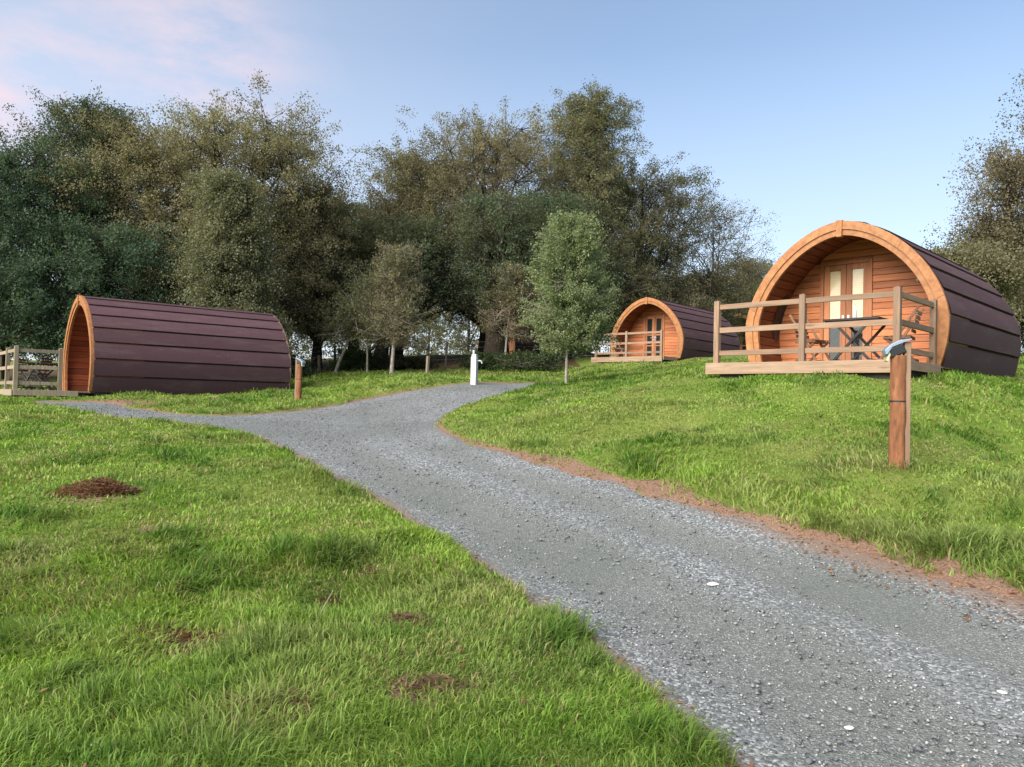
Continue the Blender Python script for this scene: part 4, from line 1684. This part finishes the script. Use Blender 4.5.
bracken("dark red brown mound in the left lawn, largest and farthest up the slope", 100, 502, .34, .17, 61, 2600, 1.3)
bracken("flat brown dead patch among grass below the red brown mound", 180, 642, .30, .04, 62, 560)
bracken("dark dead bracken patch at the lower middle of the left lawn", 262, 722, .28, .05, 63, 420, .6)
bracken("straw brown dead tuft halfway between the big mound and the track edge", 405, 628, .17, .06, 64, 200, .2)
bracken("dead brown tuft lowest and nearest the track corner", 425, 703, .22, .06, 65, 240, .1)
bracken("small brown tuft nearest the upper track edge", 372, 581, .10, .06, 66, 180, .5)
bracken("small rusty leaf tuft beside a pale stalk", 330, 603, .08, .04, 67, 150, .8)

# a pale stone and a few bigger chips lying on the track
for lb, px, py, r in [("white flat stone lying alone in the middle of the gravel track", 713, 583, .034),
                      ("small pale stone lowest down on the gravel track", 849, 727, .016),
                      ("pale yellowish stone by the right side of the gravel track", 1002, 690, .018)]:
    c = at(px, py)
    m = MB()
    rng = np.random.default_rng(int(px))
    prof = [(.4, 0), (.9, .12), (1.0, .3), (.75, .52), (.3, .62)]
    m.lathe([(q * r, zz * r) for q, zz in prof], n=9)
    m.v = [(x * 1.35 + rng.normal(0, r * .08), y * .85 + rng.normal(0, r * .08), z) for x, y, z in m.v]
    o = m.build("stone", M["stone"], None)
    o.location = (c[0], c[1], float(road_z(np.array([c[0]]), np.array([c[1]]), road_sd(np.array([c[0]]), np.array([c[1]])))[0]) - .002)
    o.rotation_euler = (0, 0, random.random() * 3)
    tag(o, lb, "stone", "loose stones on the track")

a_, b_ = at(333, 604), at(312, 642)
m = MB()
ga, gb = gz(*a_), gz(*b_)
m.tube([(a_[0], a_[1], ga + .10), ((a_[0] * .6 + b_[0] * .4), (a_[1] * .6 + b_[1] * .4), ga * .6 + gb * .4 + .075), (b_[0], b_[1], gb + .02)], [.003, .005, .006], 6)
o = m.build("dead_stalk", M["pale_post"], None)
tag(o, "pale dry stalk leaning in the near lawn beside the rusty tuft", "dead stalk")

# CLEAR entries of pods use their heading
CLEAR = [(a, b, abs(th), *r_) for a, b, th, *r_ in CLEAR]
tz = at(840, 468)
TUFTS = [(pc[0], pc[1], .28, .10), (tz[0], tz[1], .35, .05)]
for px, py, r_, ad in [(300, 487, .25, .05), (420, 545, .3, .05), (208, 428, .3, .05), (650, 520, .2, .03), (640, 690, .25, .05), (705, 378, .6, .10), (760, 385, .6, .06), (980, 385, .7, .10), (930, 380, .5, .08), (20, 455, .5, .04), (500, 640, .3, .04)]:
    c = at(px, py)
    TUFTS.append((c[0], c[1], r_, ad))
make_grass()
make_stones()
make_litter()

# ------------------------------------------------------------------ light and sky
SUN_EL, SUN_AZ = 22.0, 222.0     # azimuth clockwise from +Y (the view direction): behind the camera, to its left
w = bpy.data.worlds.new("World")
SC.world = w
w.use_nodes = True
N, L = w.node_tree.nodes, w.node_tree.links
N.clear()
sky = N.new("ShaderNodeTexSky")
sky.sky_type = "NISHITA"
sky.sun_disc = False
sky.sun_elevation = R(SUN_EL)
sky.sun_rotation = R(SUN_AZ)
sky.altitude = 200
sky.air_density = 1.0
sky.dust_density = .6
sky.ozone_density = 1.6
tc = N.new("ShaderNodeTexCoord")
D = tc.outputs["Generated"]
mp = N.new("ShaderNodeMapping")
mp.inputs["Scale"].default_value = (1.6, 1.6, 4.2)
L.new(D, mp.inputs["Vector"])
cl = noise(N, L, mp.outputs[0], 4.2, 7, .6)


def blob(px, py, size):
    """soft patch of sky round a direction"""
    d = ray(px, py)
    d = d / np.linalg.norm(d)
    vm = N.new("ShaderNodeVectorMath")
    vm.operation = "DISTANCE"
    L.new(D, vm.inputs[0])
    vm.inputs[1].default_value = tuple(d)
    mr = N.new("ShaderNodeMapRange")
    mr.interpolation_type = "SMOOTHSTEP"
    mr.inputs[1].default_value = 0
    mr.inputs[2].default_value = size
    mr.inputs[3].default_value = 1
    mr.inputs[4].default_value = 0
    L.new(vm.outputs["Value"], mr.inputs[0])
    return mr.outputs[0]


c = sky.outputs[0]
# thin white veil, thicker to the left and low in the sky
sepz = N.new("ShaderNodeSeparateXYZ")
L.new(D, sepz.inputs[0])
low = N.new("ShaderNodeMapRange")
low.inputs[1].default_value = .02
low.inputs[2].default_value = .42
low.inputs[3].default_value = .72
low.inputs[4].default_value = .12
L.new(sepz.outputs[2], low.inputs[0])
c = mix(N, L, low.outputs[0], c, (4.35, 4.65, 5.45))
lf = blob(-40, 60, .75)
c = mix(N, L, mathn(N, L, "MULTIPLY", lf, .42), c, (4.3, 4.6, 5.5))
pk = mathn(N, L, "ADD", mathn(N, L, "MULTIPLY", blob(-10, 105, .16), 1.0), mathn(N, L, "MULTIPLY", blob(135, 25, .19), .42))
pk = mathn(N, L, "ADD", pk, mathn(N, L, "MULTIPLY", blob(225, 72, .16), .5))
pk = mathn(N, L, "MULTIPLY", pk, ramp(N, L, cl.outputs["Fac"], [(.40, (0, 0, 0)), (.62, (.85, .85, .85))]), True)
c = mix(N, L, pk, c, (4.75, 3.85, 4.2))
bg = N.new("ShaderNodeBackground")
bg.inputs[1].default_value = .092
L.new(c, bg.inputs[0])
wo = N.new("ShaderNodeOutputWorld")
L.new(bg.outputs[0], wo.inputs[0])

sl = bpy.data.lights.new("sun", "SUN")
sl.energy = 4.3
sl.angle = R(55)
sl.color = (1.0, .90, .78)
so = bpy.data.objects.new("sun", sl)
COL.objects.link(so)
az, el = R(SUN_AZ), R(SUN_EL + 14)
sd_ = Vector((math.sin(az) * math.cos(el), math.cos(az) * math.cos(el), math.sin(el)))
so.rotation_euler = sd_.to_track_quat("Z", "Y").to_euler()
so.location = tuple(sd_ * 60)

vs = SC.view_settings
vs.view_transform = "Standard"
vs.look = "None"
vs.exposure = 1.15
vs.gamma = 1
vs.use_curve_mapping = False
SC.cycles.max_bounces = 6
SC.cycles.diffuse_bounces = 3
SC.cycles.transparent_max_bounces = 8
SC.cycles.use_denoising = True
